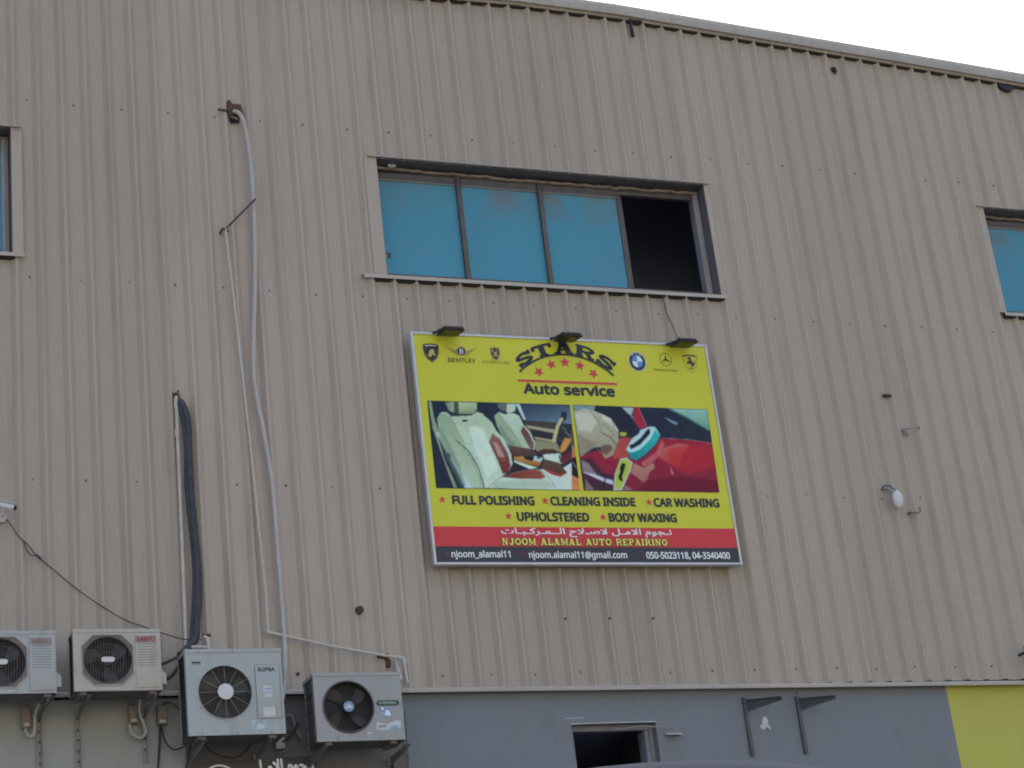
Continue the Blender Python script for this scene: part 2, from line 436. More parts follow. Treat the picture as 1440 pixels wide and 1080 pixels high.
# painted masonry of the ground floor
WY = 0.03
def wall(x0, x1, m, label, hole=None):
    mb = MB(m)
    if hole:
        hx0, hx1, hz0, hz1 = hole
        mb.box((x0, WY, 0), (hx0, WY + .22, 5.46)); mb.box((hx1, WY, 0), (x1, WY + .22, 5.46))
        mb.box((hx0, WY, 0), (hx1, WY + .22, hz0)); mb.box((hx0, WY, hz1), (hx1, WY + .22, 5.46))
    else: mb.box((x0, WY, 0), (x1, WY + .22, 5.46))
    return mb.build('masonry_wall', B, label=label)
wall(-3.9, 1.09, 'cream_wall', 'stained cream painted wall behind the air conditioners')
wall(1.0901, 2.835, 'taupe_wall', 'dark taupe wall section')  # darker stretch between the cream and blue walls
wall(2.8351, 7.89, 'blue_wall', 'blue grey painted wall', (4.262, 5.02, 4.15, 5.178))
wall(7.8901, 14.1, 'yellow_wall', 'yellow green painted wall')
mb = MB('interior'); mb.box((-3.9, 2.5, 0), (14.1, 2.6, 5.2)); mb.build('inner_wall', B)

# upper windows
def window(x0, x1, open_last, lbl, ls=.13, rs=.06, flip=False):
    fx = MB('frame_alu')
    y0, y1 = .10, .15
    t = .045
    fz0, fz1 = WZ0 + .075, WZ1 - .035
    fx.box((x0 + .004, y0, fz1 - t * 1.3), (x1 - .004, y1, fz1)); fx.box((x0 + .004, y0, fz0 - .02), (x1 - .004, y1, fz0 + t * .45))
    fx.box((x0 + .004, y0, fz0), (x0 + .022, y1, fz1))
    win = fx.build('window', B, bevel=.003, label=lbl)
    pj = MB('frame_pale'); pj.box((x1 - .062, y0 - .012, fz0 - .018), (x1 - .006, y1 + .004, fz1 - .002)); pj.box((x1 - .05, y0 - .03, fz0 - .018), (x1 - .036, y0 - .0125, fz1 - .004))
    pj.build('jamb', win, bevel=.004)
    # bays
    W = (x1 - x0 - .05); bays = 4; xsb = [x0 + .02 + W * k / bays for k in range(bays + 1)]
    for k in range(bays):
        a, b = xsb[k], xsb[k + 1]
        if k > 0:
            m = MB('frame_alu'); yy = -.02 if k < 3 else .004
            m.box((a - .034, y0 + yy, fz0 - .018), (a + .004, y1 + .01, fz1 - .004)); m.box((a + .004, y0 + .012, fz0 - .018), (a + .022, y1, fz1 - .004))
            m.use('frame_pale').box((a + .0045, y0 + .006, fz0), (a + .0085, y0 + .0115, fz1 - .05))
            m.build('mullion', win, bevel=.003)
        gone = (k == bays - 1 and open_last) if not flip else False
        if not gone:
            m = MB('pane_blue'); m.box((a + .005, y0 + .018, fz0 + .005), (b - .02, y0 + .026, fz1 - .06)); m.build('pane', win)
            m = MB('frame_alu'); m.box((a + .022, y0 + .004, fz1 - .095), (b - .036, y0 + .03, fz1 - .052)); m.use('frame_pale').box((a + .022, y0 + .002, fz1 - .101), (b - .036, y0 + .026, fz1 - .0955))
            m.build('sash_rail', win)
    # foam bead under the lintel
    m = MB('foam'); random.seed(int(x0 * 10) + 50)
    pts = []; nx = 60
    for i in range(nx + 1):
        x = x0 + .01 + (x1 - x0 - .02) * i / nx
        pts.append((x, .085 + random.uniform(-.008, .008), fz1 + .006 + random.uniform(-.010, .005) - (.008 if .35 < i / nx < .75 else 0)))
    m.tube(pts, .015, 6, 1, smooth=False); m.build('foam_bead', win, smooth=True)
    # reveal lining
    m = MB('soffit_shaded'); m.box((x0 - .002, -.03, WZ1 - .004), (x1 + .002, .24, WZ1 + .012)); m.build('head_lining', win)
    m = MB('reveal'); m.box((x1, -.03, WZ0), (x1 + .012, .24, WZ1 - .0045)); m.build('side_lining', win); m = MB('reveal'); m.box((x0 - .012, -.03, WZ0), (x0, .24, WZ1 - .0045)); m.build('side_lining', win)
    # lintel drip
    m = MB('trim'); m.prism([(x0 - .085, -.034, WZ1 + .028), (x0 - .085, -.066, WZ1 + .012), (x0 - .085, -.066, WZ1 + .002), (x0 - .085, -.058, WZ1 + .002), (x0 - .085, -.034, WZ1 + .0125)], (x1 - x0 + .17, 0, 0))
    m.build('lintel_flashing', win)
    # side cover strips
    for a, b in ((x0 - ls - .001, x0 - .001), (x1 + .001, x1 + rs)):
        m = MB('clad'); left = b < (x0 + x1) / 2
        m.prism([(a, -.002, WZ0 + .004), (a + .014, -.0395, WZ0 + .004), (b, -.0395, WZ0 + .004), (b, -.0365, WZ0 + .004), (a + .018, -.0365, WZ0 + .004), (a + .004, -.002, WZ0 + .004)] if left else
                [(b, -.002, WZ0 + .004), (b - .014, -.0395, WZ0 + .004), (a, -.0395, WZ0 + .004), (a, -.0365, WZ0 + .004), (b - .018, -.0365, WZ0 + .004), (b - .004, -.002, WZ0 + .004)], (0, 0, WZ1 - WZ0 + .004))
        m.build('cover_strip', win)
    # sill
    m = MB('trim')
    prof = [(.10, WZ0 + .06), (-.030, WZ0 + .012), (-.052, WZ0 + .002), (-.056, WZ0 - .034), (-.051, WZ0 - .034), (-.046, WZ0 - .004), (-.03, WZ0 + .002), (.10, WZ0 + .045)]
    m.prism([(x0 - (.215 if ls > .1 else .03), y, z) for y, z in prof], (x1 - x0 + (.215 if ls > .1 else .03) + rs - .01, 0, 0))
    m.build('sill', win)
    m = MB('gap_shade'); m.box((x0 - (.12 if ls > .1 else .02), -.031, WZ0 - .045), (x1 + .03, .002, WZ0 - .004)); m.build('gap_shade_strip', win)  # dark strip standing in for the shaded gap below the sill lip
    return win
w_l = window(*WINS[0], False, 'blue film window at the left edge', rs=.10)
w_c = window(*WINS[1], True, 'four bay window with blue panes and its right bay open')
w_r = window(*WINS[2], False, 'blue film window at the right edge', ls=.09)
m = MB('ink_navy'); m.box((3.083, .114, 9.385), (3.14, .1175, 9.43)); m.use('ink_gold'); m.prism([(3.087, .1135, 9.39), (3.108, .1135, 9.395), (3.096, .1135, 9.422)], (0, .0004, 0))
m.build('window_sticker', w_c)
m = MB('plaster'); m.tube([(3.17, .05, WZ1 - .012), (3.2, .045, WZ1 - .022), (3.235, .05, WZ1 - .012)], .016, 7); m.build('filler_dab', w_c, smooth=True)

# small window in the blue-grey wall
hx0, hx1, hz0, hz1 = 4.262, 5.02, 4.15, 5.178
m = MB('bracket_grey')
m.box((hx0, WY + .05, hz1 - .05), (hx1, WY + .10, hz1 - .002)); m.box((hx0, WY + .05, hz0), (hx0 + .03, WY + .10, hz1 - .05))
m.box((hx1 - .05, WY + .05, hz0), (hx1 - .002, WY + .10, hz1 - .05)); m.box((hx0 + .03, WY + .05, hz0), (hx1 - .05, WY + .10, hz0 + .04))
sw = m.build('small_window', B, bevel=.004, label='small open window at the foot of the picture')
m = MB('blue_wall'); m.box((hx1 - .085, WY + .06, hz0 + .04), (hx1 - .0505, WY + .2, hz1 - .05)); m.build('sash', sw, bevel=.003)
m = MB('glass_dark'); m.box((hx1 - .070, WY + .2005, hz0 + .05), (hx1 - .062, WY + .62, hz1 - .07)); m.build('pane', sw)
m = MB('plaster'); m.tube([(hx0, WY, hz1 + .002), (hx0 + .3, WY - .001, hz1 + .006), (hx1, WY, hz1 + .004)], .0045, 5, 4)
m.tube([(hx0 - .045, WY, hz1 + .05), (hx0 + .12, WY - .001, hz1 + .052)], .004, 5, 3, smooth=False)
m.build('render_edge', sw, label='pale plaster edge')
st = thing('window_stay', 'thin metal stay rod reaching right from the small open window', 'stay rod', (4.85, -.02, 5.12))
m = MB('galv'); m.tube([(-.2, .08, .01), (0, 0, .015), (.13, -.03, .0), (.262, -.02, -.004), (.27, 0, -.02)], .005, 6); m.build('rod', st)
m = MB('white_metal'); m.prism([(.24, .045, -.045), (.39, .045, -.045), (.39, .03, -.057), (.31, -.03, -.066), (.24, .0, -.060)], (0, 0, .008)); m.build('plate', st, bevel=.002)

# bits of the roof edge and the holes in the sheets
m = MB('black_plastic'); m.tube([(5.755, -.06, 12.05), (5.757, -.05, 11.95), (5.765, -.04, 11.87)], .019, 8); m.use('black_plastic').box((5.745, -.058, 12.035), (5.88, -.032, 12.055))
tag(m.build('pipe_stub', smooth=True), 'short black pipe stub hanging under the roof edge', 'pipe')
m = MB('rust'); m.tube([(7.955, -.01, 11.775), (7.975, -.028, 11.765), (7.99, -.02, 11.74), (7.985, -.01, 11.72)], .016, 7); m.use('cable_black').cyl((7.978, .002, 11.762), (7.978, -.006, 11.762), .024, 12)
tag(m.build('rusty_bolt', smooth=True), 'rusty bolt end poking from a hole below the roof edge', 'bolt')
m = MB('cable_black')
random.seed(5)
pp = []
for i in range(9):
    t = i / 8; pp.append((9.93 + .19 * t, -.035, 11.775 - .02 * t - .045 * math.sin(t * math.pi) - .008))
m.prism([(9.93, -.004, 11.79), ] + [(x, -.004, z) for x, y, z in pp] + [(10.12, -.004, 11.79)], (0, -.04, 0))
tag(m.build('bird_nest', bevel=.006), 'dark clump stuffed under the roof edge above the right window', 'nest')

# ------------------------------------------------------------------ unseen warehouse added across the street to bounce sunlight onto the cladding
W2 = thing('bounce_warehouse', 'unseen sand coloured warehouse added across the street to bounce sunlight at the workshop', 'building', (4, -30, 0))
mat('sand_wall', (0.50, 0.44, 0.35), 0.85, var=0.3, scale=0.6)
m = MB('sand_wall'); m.box((-22, -14, 0), (22, 0, 9.5)); m.build('wall', W2)
m = MB('sand_wall'); m.box((-22.1, -14, 9.5), (22.1, .12, 9.9)); m.build('parapet', W2)
for i in range(7):
    m = MB('bracket_grey'); m.box((-20 + i * 6, .001, 0.1), (-16.4 + i * 6, .05, 4.2)); m.build('roller_door', W2)
    m = MB('glass_dark'); m.box((-19.5 + i * 6, .001, 6.2), (-16.9 + i * 6, .05, 7.4)); m.build('window', W2)
# ------------------------------------------------------------------ sign
SX, SY, SZ = 3.166, -0.125, 6.482
SW, SH = 2.812, 2.082
S = thing('shop_sign', 'large yellow car service sign board with red and black bands and two photo prints', 'sign', (SX, SY, SZ), rot=(0, -.0045, 0))
m = MB('sign_yellow'); m.box((.012, 0, .012), (SW - .012, .03, SH - .012)); m.build('panel', S)
for a, b in (((0, -.012, 0), (.021, .055, SH)), ((SW - .021, -.012, 0), (SW, .055, SH)), ((.0212, -.012, 0), (SW - .0212, .055, .021)), ((.0212, -.012, SH - .021), (SW - .0212, .055, SH))):
    m = MB('silver_frame'); m.box(a, b); m.build('frame_rail', S, bevel=.003)
for u in (.35, 1.4, 2.45):
    m = MB('bracket_grey'); m.box((u, .056, .1), (u + .04, .09, SH - .1)); m.build('backing_bar', S)

def flat(mb, pts, y):                       # flat polygon of the print, facing the street
    mb.face([(p[0], y, p[1]) for p in pts])
m = MB('sign_red'); flat(m, [(.021, .160), (SW - .021, .156), (SW - .021, .333), (.021, .331)], -.0012); m.build('red_band', S)
m = MB('sign_black'); flat(m, [(.021, .021), (SW - .021, .021), (SW - .021, .1555), (.021, .1595)], -.0012); m.build('black_band', S)

FONT = None
try:                                         # a plain sans that ships inside Blender itself; its default font otherwise
    FONT = bpy.data.fonts.load(bpy.utils.system_resource('DATAFILES', path='fonts') + '/NotoSansMath-Regular.woff2')
except Exception: FONT = None
def glyphs(body):
    cu = bpy.data.curves.new('txt', 'FONT'); cu.body = body; cu.size = 1
    if FONT and max(map(ord, body)) < 1000: cu.font = FONT
    cu.resolution_u = 4
    to = bpy.data.objects.new('txt', cu); COL.objects.link(to)
    bpy.context.view_layer.update()
    me = bpy.data.meshes.new_from_object(to)
    bpy.data.objects.remove(to)
    co = np.zeros(len(me.vertices) * 3); me.vertices.foreach_get('co', co)
    fs = [tuple(p.vertices) for p in me.polygons]; bpy.data.meshes.remove(me)
    return co.reshape(-1, 3), fs
CAP = (lambda c: c[:, 1].max() - c[:, 1].min())(glyphs('H')[0])
def text(body, x0, x1, z, h, m, parent, y=-.003, bold=.012, name='lettering', origin='base'):
    """flat print; bold lettering is drawn with its strokes widened by slightly shifted layers"""
    co, fs = glyphs(body)
    mn, mx = co.min(0), co.max(0)
    if origin == 'base': s = h / CAP; z0 = z
    else: s = h / (mx[1] - mn[1]); z0 = z - mn[1] * s        # whole height fitted
    sx = (x1 - x0 - 2 * bold * s) / (mx[0] - mn[0])
    V = []; F = []
    offs = [(0, 0)] + ([(math.cos(R(45 * k)), math.sin(R(45 * k))) for k in range(8)] if bold > 0 else [])
    for k, (ox, oz) in enumerate(offs):
        n0 = len(V); b_ = bold * s
        V += [(x0 + b_ + (c[0] - mn[0]) * sx + ox * b_, y - .00015 * k, z0 + c[1] * s * (1 - (2 * bold * .7 if origin == 'base' else 0)) + b_ * .7 + oz * b_) for c in co]
        F += [tuple(n0 + i for i in f) for f in fs]
    me = bpy.data.meshes.new(name); me.from_pydata(V, [], F); me.materials.append(MATS[m])
    ob = bpy.data.objects.new(name, me); COL.objects.link(ob); ob.parent = parent
    return ob

def stroke(mb, pts, t, y, warp=None, sub=4, closed=False):
    P_ = [Vector((p[0], p[1])) for p in pts]
    Q = []
    k = len(P_)
    for i in range(k if closed else k - 1):
        for j in range(sub): Q.append(P_[i].lerp(P_[(i + 1) % k], j / sub))
    if not closed: Q.append(P_[-1])
    k = len(Q); Lp = []; Rp = []
    for i in range(k):
        d = (Q[(i + 1) % k] - Q[i - 1]) if closed else (Q[min(i + 1, k - 1)] - Q[max(i - 1, 0)])
        d.normalize(); n = Vector((-d.y, d.x)) * t / 2
        Lp.append(Q[i] + n); Rp.append(Q[i] - n)
    w = warp or (lambda p: (p[0], p[1]))
    a = mb.addv([(w(p)[0], y, w(p)[1]) for p in Lp]); b = mb.addv([(w(p)[0], y, w(p)[1]) for p in Rp])
    for i in range(k if closed else k - 1): j = (i + 1) % k; mb.addf([a + i, b + i, b + j, a + j])

def ell(cx, cy, rx, ry, n=20, a0=0, a1=360):
    return [(cx + rx * math.cos(R(a0 + (a1 - a0) * i / n)), cy + ry * math.sin(R(a0 + (a1 - a0) * i / n))) for i in range(n if a1 - a0 == 360 else n + 1)]
BOWL = [(.22, .92), (.58, .92), (.78, .84), (.83, .71), (.78, .58), (.58, .49), (.22, .49)]
GL = {
 'S': ([([(.82, .70), (.74, .84), (.5, .90), (.27, .85), (.18, .70), (.27, .58), (.5, .5), (.75, .41), (.84, .27), (.73, .14), (.48, .09), (.24, .14), (.14, .30)], .2), ([(.86, .62), (.86, 1.0)], .1), ([(.10, 0), (.10, .38)], .1)], .96),
 'T': ([([(.5, 0), (.5, 1)], .26), ([(.02, .91), (.98, .91)], .18), ([(.07, .62), (.07, .9)], .12), ([(.93, .62), (.93, .9)], .12), ([(.24, .06), (.76, .06)], .12)], 1.0),
 'A': ([([(.2, .02), (.48, .98)], .16), ([(.82, .02), (.52, .98)], .27), ([(.3, .33), (.7, .33)], .14), ([(0, .06), (.38, .06)], .12), ([(.6, .06), (1.04, .06)], .12), ([(.3, .94), (.62, .94)], .12)], 1.04),
 'R': ([([(.22, 0), (.22, 1)], .25), (BOWL, .17), ([(.5, .48), (.68, .34), (.76, .12), (.84, .06), (1.02, .08)], .19), ([(0, .06), (.44, .06)], .12), ([(0, .94), (.3, .94)], .12)], 1.02),
 'N': ([([(.2, 0), (.2, 1)], .15), ([(.82, 0), (.82, 1)], .15), ([(.2, .98), (.82, .02)], .22), ([(.02, .06), (.4, .06)], .12), ([(0, .94), (.3, .94)], .12), ([(.62, .94), (1, .94)], .12)], 1.02),
 'J': ([([(.6, 1), (.6, .28), (.5, .11), (.32, .09), (.16, .24)], .24), ([(.34, .94), (.86, .94)], .12)], .86),
 'O': ([(ell(.5, .5, .4, .42, 16), .2)], 1.0),
 'M': ([([(.18, 0), (.18, 1)], .14), ([(1.02, 0), (1.02, 1)], .2), ([(.2, .98), (.6, .1)], .2), ([(.6, .1), (1.0, .98)], .12), ([(.02, .06), (.36, .06)], .12), ([(.82, .06), (1.2, .06)], .12), ([(0, .94), (.2, .94)], .12), ([(1.0, .94), (1.2, .94)], .12)], 1.22),
 'L': ([([(.26, 0), (.26, 1)], .24), ([(.04, .08), (.88, .08)], .16), ([(.83, .0), (.83, .36)], .12), ([(.04, .94), (.48, .94)], .12)], .9),
 'U': ([([(.22, 1), (.22, .34), (.32, .14), (.5, .08), (.68, .14), (.78, .34), (.78, 1)], .2), ([(0, .94), (.42, .94)], .12), ([(.6, .94), (.98, .94)], .12)], .98),
 'E': ([([(.24, 0), (.24, 1)], .24), ([(.04, .08), (.86, .08)], .16), ([(.04, .92), (.84, .92)], .16), ([(.24, .5), (.62, .5)], .14), ([(.82, 0), (.82, .32)], .1), ([(.8, .7), (.8, 1)], .1), ([(.6, .36), (.6, .64)], .08)], .9),
 'P': ([([(.22, 0), (.22, 1)], .25), (BOWL, .17), ([(0, .06), (.48, .06)], .12), ([(0, .94), (.3, .94)], .12)], .9),
 'I': ([([(.25, 0), (.25, 1)], .25), ([(.02, .06), (.48, .06)], .12), ([(.02, .94), (.48, .94)], .12)], .5),
 'G': ([([(.86, .68), (.74, .86), (.5, .91), (.26, .82), (.13, .5), (.26, .18), (.5, .09), (.74, .14), (.82, .3), (.82, .44)], .2), ([(.56, .45), (1.0, .45)], .13), ([(.87, .62), (.87, 1)], .08)], 1.02),
}
def slab(body, x0, x1, z, h, m, parent, y, name='lettering', fat=0.0, warp=None, gap=.12):
    tot = sum((GL[c][1] if c != ' ' else .55) + gap for c in body) - gap
    mb = MB(m); cx = 0; k = 0
    for c in body:
        if c == ' ': cx += .55 + gap; continue
        st_, w = GL[c]
        for pts, t in st_:
            wf = (lambda p, cx=cx: warp((cx + p[0]) / tot, p[1])) if warp else (lambda p, cx=cx: (x0 + (cx + p[0]) / tot * (x1 - x0), z + p[1] * h))
            stroke(mb, pts, t + fat, y - .00025 * (k % 14), wf, 4, closed=(c == 'O')); k += 1
        cx += w + gap
    return mb.build(name, parent)

def star(mb, cx, cz, r, y, a0=90):
    pts = []
    for i in range(10):
        rr = r if i % 2 == 0 else r * .42; a = R(a0 + 36 * i); pts.append((cx + rr * math.cos(a), cz + rr * math.sin(a)))
    flat(mb, pts[::-1], y)

# heading: STARS on an arch
AC, AZc, AR = 1.404, 1.297, .630
def arch(t, yy):
    a = R(-41.5 + 83 * t); rr = AR + .010 + yy * .108
    return (AC + rr * math.sin(a), AZc + rr * math.cos(a))
slab('STARS', 0, 1, 0, 1, 'sign_ink', S, -.003, name='arched_lettering', warp=arch, gap=.06, fat=.04)
m = MB('sign_ink'); stroke(m, [(AC + AR * math.sin(R(a)), AZc + AR * math.cos(R(a))) for a in range(-45, 46, 3)], .017, -.007, sub=1); m.build('arch_line', S)
for u, v, rt in ((1.142, 1.752, -90), (1.269, 1.828, 110), (1.400, 1.853, 90), (1.538, 1.829, 80), (1.657, 1.756, -90)):
    m = MB('sign_red2'); star(m, u, v, .052, -.003, rt); m.build('star', S)
m = MB('sign_red2'); flat(m, [(.934, 1.654), (1.869, 1.654), (1.869, 1.675), (.934, 1.675)], -.003); m.build('red_line', S)
text('Auto service', .974, 1.838, 1.543, .092, 'sign_ink', S, bold=.036)
for u, v in ((.128, .564), (1.045, .566), (2.009, .564), (.697, .427), (1.557, .425)):
    m = MB('sign_red2'); star(m, u, v, .036, -.003); m.build('star', S)
text('FULL POLISHING', .213, .948, .524, .074, 'sign_ink', S, bold=.036)
text('CLEANING INSIDE', 1.091, 1.881, .526, .074, 'sign_ink', S, bold=.036)
text('CAR WASHING', 2.052, 2.685, .526, .074, 'sign_ink', S, bold=.036)
text('UPHOLSTERED', .771, 1.43, .384, .074, 'sign_ink', S, bold=.036)
text('BODY WAXING', 1.608, 2.251, .385, .074, 'sign_ink', S, bold=.036)
T_ = '\u0640'
ar = '\ufee7' + T_ + '\ufea0\ufeee\ufee1 \ufe8d\ufefb\ufee3' + T_ + '\ufede \ufefb\ufebb' + T_ + '\ufefc\ufea1 \ufe8d\ufedf' + T_ * 2 + '\ufee4' + T_ + '\ufeae\ufedb' + T_ + '\ufe92' + T_ + '\ufe8e\ufe95'
text(ar[::-1], .614, 2.18, .243, .078, 'sign_grey', S, bold=.03, origin='fit', y=-.003)
slab('NJOOM ALAMAL AUTO REPAIRING', .606, 2.127, .170, .062, 'sign_black', S, -.003, fat=.14)
slab('NJOOM ALAMAL AUTO REPAIRING', .609, 2.124, .171, .059, 'sign_cream', S, -.007, fat=.0)
text('njoom_alamal11', .156, .673, .064, .056, 'sign_grey', S, bold=.018)
text('njoom.alamal11@gmail.com', .837, 1.73, .060, .056, 'sign_grey', S, bold=.018)
text('050-5023118, 04-3340400', 1.908, 2.705, .056, .058, 'sign_grey', S, bold=.022)
m = MB('ink_faint')
flat(m, [(.095, .105), (.13, .105), (.138, .09), (.12, .068), (.10, .075), (.11, .088)], -.003); m.build('bird_icon', S)
m = MB('ink_faint'); stroke(m, [(.762, .11), (.815, .11), (.815, .07), (.762, .07)], .006, -.003, closed=True, sub=1); stroke(m, [(.762, .11), (.788, .088), (.815, .11)], .006, -.0034, sub=1); m.build('envelope_icon', S)
m = MB('ink_faint'); stroke(m, [(1.868, .125), (1.892, .125), (1.892, .062), (1.868, .062)], .007, -.003, closed=True, sub=1); m.build('phone_icon', S)

# --- emblems
def emb(): return MB('sign_ink')
m = emb()                                              # black shield with gold bull
flat(m, [(.100, 1.965), (.135, 1.975), (.171, 1.979), (.207, 1.976), (.242, 1.967), (.243, 1.93), (.236, 1.88), (.215, 1.84), (.171, 1.803), (.127, 1.838), (.106, 1.878), (.099, 1.93)][::-1], -.003)
m.use('ink_wing'); stroke(m, [(.107, 1.955), (.171, 1.970), (.236, 1.957), (.236, 1.93), (.228, 1.882), (.208, 1.845), (.171, 1.813), (.134, 1.843), (.113, 1.882), (.106, 1.93)], .004, -.0036, sub=1, closed=True)
m.use('ink_white'); stroke(m, [(.125, 1.953), (.15, 1.958)], .009, -.0036); stroke(m, [(.155, 1.959), (.19, 1.96)], .009, -.0036); stroke(m, [(.196, 1.959), (.22, 1.955)], .009, -.0036)
m.use('ink_gold'); flat(m, [(.135, 1.868), (.15, 1.882), (.152, 1.905), (.17, 1.925), (.190, 1.928), (.200, 1.915), (.198, 1.89), (.21, 1.872), (.195, 1.862), (.188, 1.878), (.172, 1.87), (.165, 1.85), (.152, 1.855)][::-1], -.0038)
m.build('emblem', S, label='black shield emblem with a golden bull')
m = emb()                                              # winged B
m.use('ink_wing')
for s in (-1, 1):
    for k in range(5):
        z0 = 1.925 - k * .011; L_ = .148 - k * .026
        flat(m, [(.445 + s * .03, z0 - .012), (.445 + s * L_, z0 + .034 - k * .009), (.445 + s * (L_ - .012), z0 + .024 - k * .009), (.445 + s * .03, z0 - .018)][::s], -.003 - .0002 * k)
m.use('sign_ink'); flat(m, ell(.445, 1.918, .041, .041)[::-1], -.0045)
m.use('ink_gold'); stroke(m, ell(.445, 1.918, .041, .041), .005, -.005, sub=1, closed=True)
m.use('ink_white')
stroke(m, [(.434, 1.895), (.434, 1.941)], .008, -.0052); stroke(m, [(.432, 1.939), (.452, 1.938), (.459, 1.93), (.452, 1.92), (.434, 1.919)], .007, -.0054, sub=1); stroke(m, [(.434, 1.919), (.455, 1.917), (.462, 1.907), (.455, 1.898), (.432, 1.897)], .007, -.0056, sub=1)
e2 = m.build('emblem', S, label='winged round emblem with the letter B')
text('BENTLEY', .317, .566, 1.812, .040, 'sign_ink', S, bold=.004)
mat('ink_red_dull', P((120, 62, 62), 1.3), 0.4)
m = emb()                                              # crest with quarters
flat(m, [(.712, 1.962), (.757, 1.970), (.801, 1.962), (.800, 1.90), (.785, 1.862), (.757, 1.845), (.729, 1.862), (.713, 1.90)][::-1], -.003)
m.use('ink_gold'); stroke(m, [(.715, 1.958), (.757, 1.966), (.798, 1.958), (.797, 1.90), (.783, 1.866), (.757, 1.85), (.731, 1.866), (.716, 1.90)], .005, -.0034, sub=1, closed=True)
m.use('ink_red_dull'); flat(m, [(.762, 1.955), (.793, 1.952), (.793, 1.925), (.762, 1.925)][::-1], -.0036); flat(m, [(.720, 1.902), (.750, 1.902), (.750, 1.868), (.735, 1.872)][::-1], -.0036)
m.use('ink_wing'); flat(m, [(.721, 1.952), (.745, 1.955), (.740, 1.915), (.723, 1.922)][::-1], -.0038); flat(m, [(.764, 1.905), (.79, 1.902), (.78, 1.875), (.766, 1.868)][::-1], -.0038)
m.use('ink_gold'); flat(m, [(.745, 1.925), (.770, 1.925), (.767, 1.895), (.757, 1.885), (.747, 1.895)][::-1], -.0040)
m.build('emblem', S, label='quartered crest emblem')
text('PORSCHE', .630, .876, 1.812, .028, 'ink_olive', S, bold=.0)
m = MB('ink_navy')                                     # blue and white roundel
flat(m, ell(2.100, 1.890, .082, .092, 28)[::-1], -.003)
m.use('ink_white'); stroke(m, ell(2.100, 1.890, .081, .091, 28), .004, -.0034, sub=1, closed=True)
for q, c in enumerate(('ink_white', 'ink_blue', 'ink_white', 'ink_blue')):
    m.use(c); flat(m, ([(2.100, 1.890)] + ell(2.100, 1.890, .050, .057, 8, q * 90, q * 90 + 90))[::-1], -.0036)
m.use('ink_white')
for a in (125, 92, 58):
    cx, cz = 2.100 + .066 * math.cos(R(a)), 1.890 + .075 * math.sin(R(a)); stroke(m, [(cx - .009, cz - .006), (cx - .006, cz + .008), (cx, cz), (cx + .006, cz + .008), (cx + .009, cz - .006)], .005, -.0038, sub=1)
m.build('emblem', S, label='blue and white roundel emblem')
m = MB('ink_olive')                                    # three-pointed star in a ring
stroke(m, ell(2.383, 1.922, .057, .060, 28), .006, -.003, sub=1, closed=True)
m.use('sign_ink')
for a in (90, 210, 330):
    d = (math.cos(R(a)), math.sin(R(a))); n = (-d[1], d[0])
    flat(m, [(2.383 + n[0] * .009, 1.922 + n[1] * .009), (2.383 - n[0] * .009, 1.922 - n[1] * .009), (2.383 + d[0] * .056, 1.922 + d[1] * .056)], -.0034 - .0001 * a / 90)
m.build('emblem', S, label='three pointed star in a ring')
text('Mercedes-Benz', 2.257, 2.488, 1.808, .022, 'ink_olive', S, bold=.0)
m = MB('ink_gold')                                     # yellow shield, prancing horse
sh = [(2.557, 1.963), (2.585, 1.972), (2.626, 1.975), (2.668, 1.972), (2.697, 1.963), (2.694, 1.90), (2.672, 1.845), (2.626, 1.800), (2.580, 1.845), (2.559, 1.90)]
m.use('ink_olive'); stroke(m, sh, .004, -.003, sub=1, closed=True)
m.use('sign_ink'); stroke(m, [(2.557, 1.962), (2.585, 1.970), (2.626, 1.973), (2.668, 1.970), (2.697, 1.962)], .013, -.0034, sub=1)
m.use('sign_ink')
flat(m, [(2.606, 1.950), (2.622, 1.958), (2.638, 1.945), (2.632, 1.925), (2.650, 1.905), (2.668, 1.890), (2.662, 1.872), (2.645, 1.878), (2.640, 1.860), (2.630, 1.858), (2.632, 1.880), (2.615, 1.895), (2.600, 1.885), (2.585, 1.888), (2.596, 1.900), (2.590, 1.915), (2.606, 1.912), (2.616, 1.925), (2.612, 1.938), (2.600, 1.938)], -.0036)
stroke(m, [(2.655, 1.885), (2.672, 1.90), (2.668, 1.925)], .006, -.0038, sub=2)
m.use('ink_olive'); stroke(m, [(2.600, 1.845), (2.626, 1.85), (2.652, 1.845)], .006, -.0036, sub=1); stroke(m, [(2.606, 1.838), (2.645, 1.838)], .005, -.0036)
m.build('emblem', S, label='shield emblem with a prancing horse')

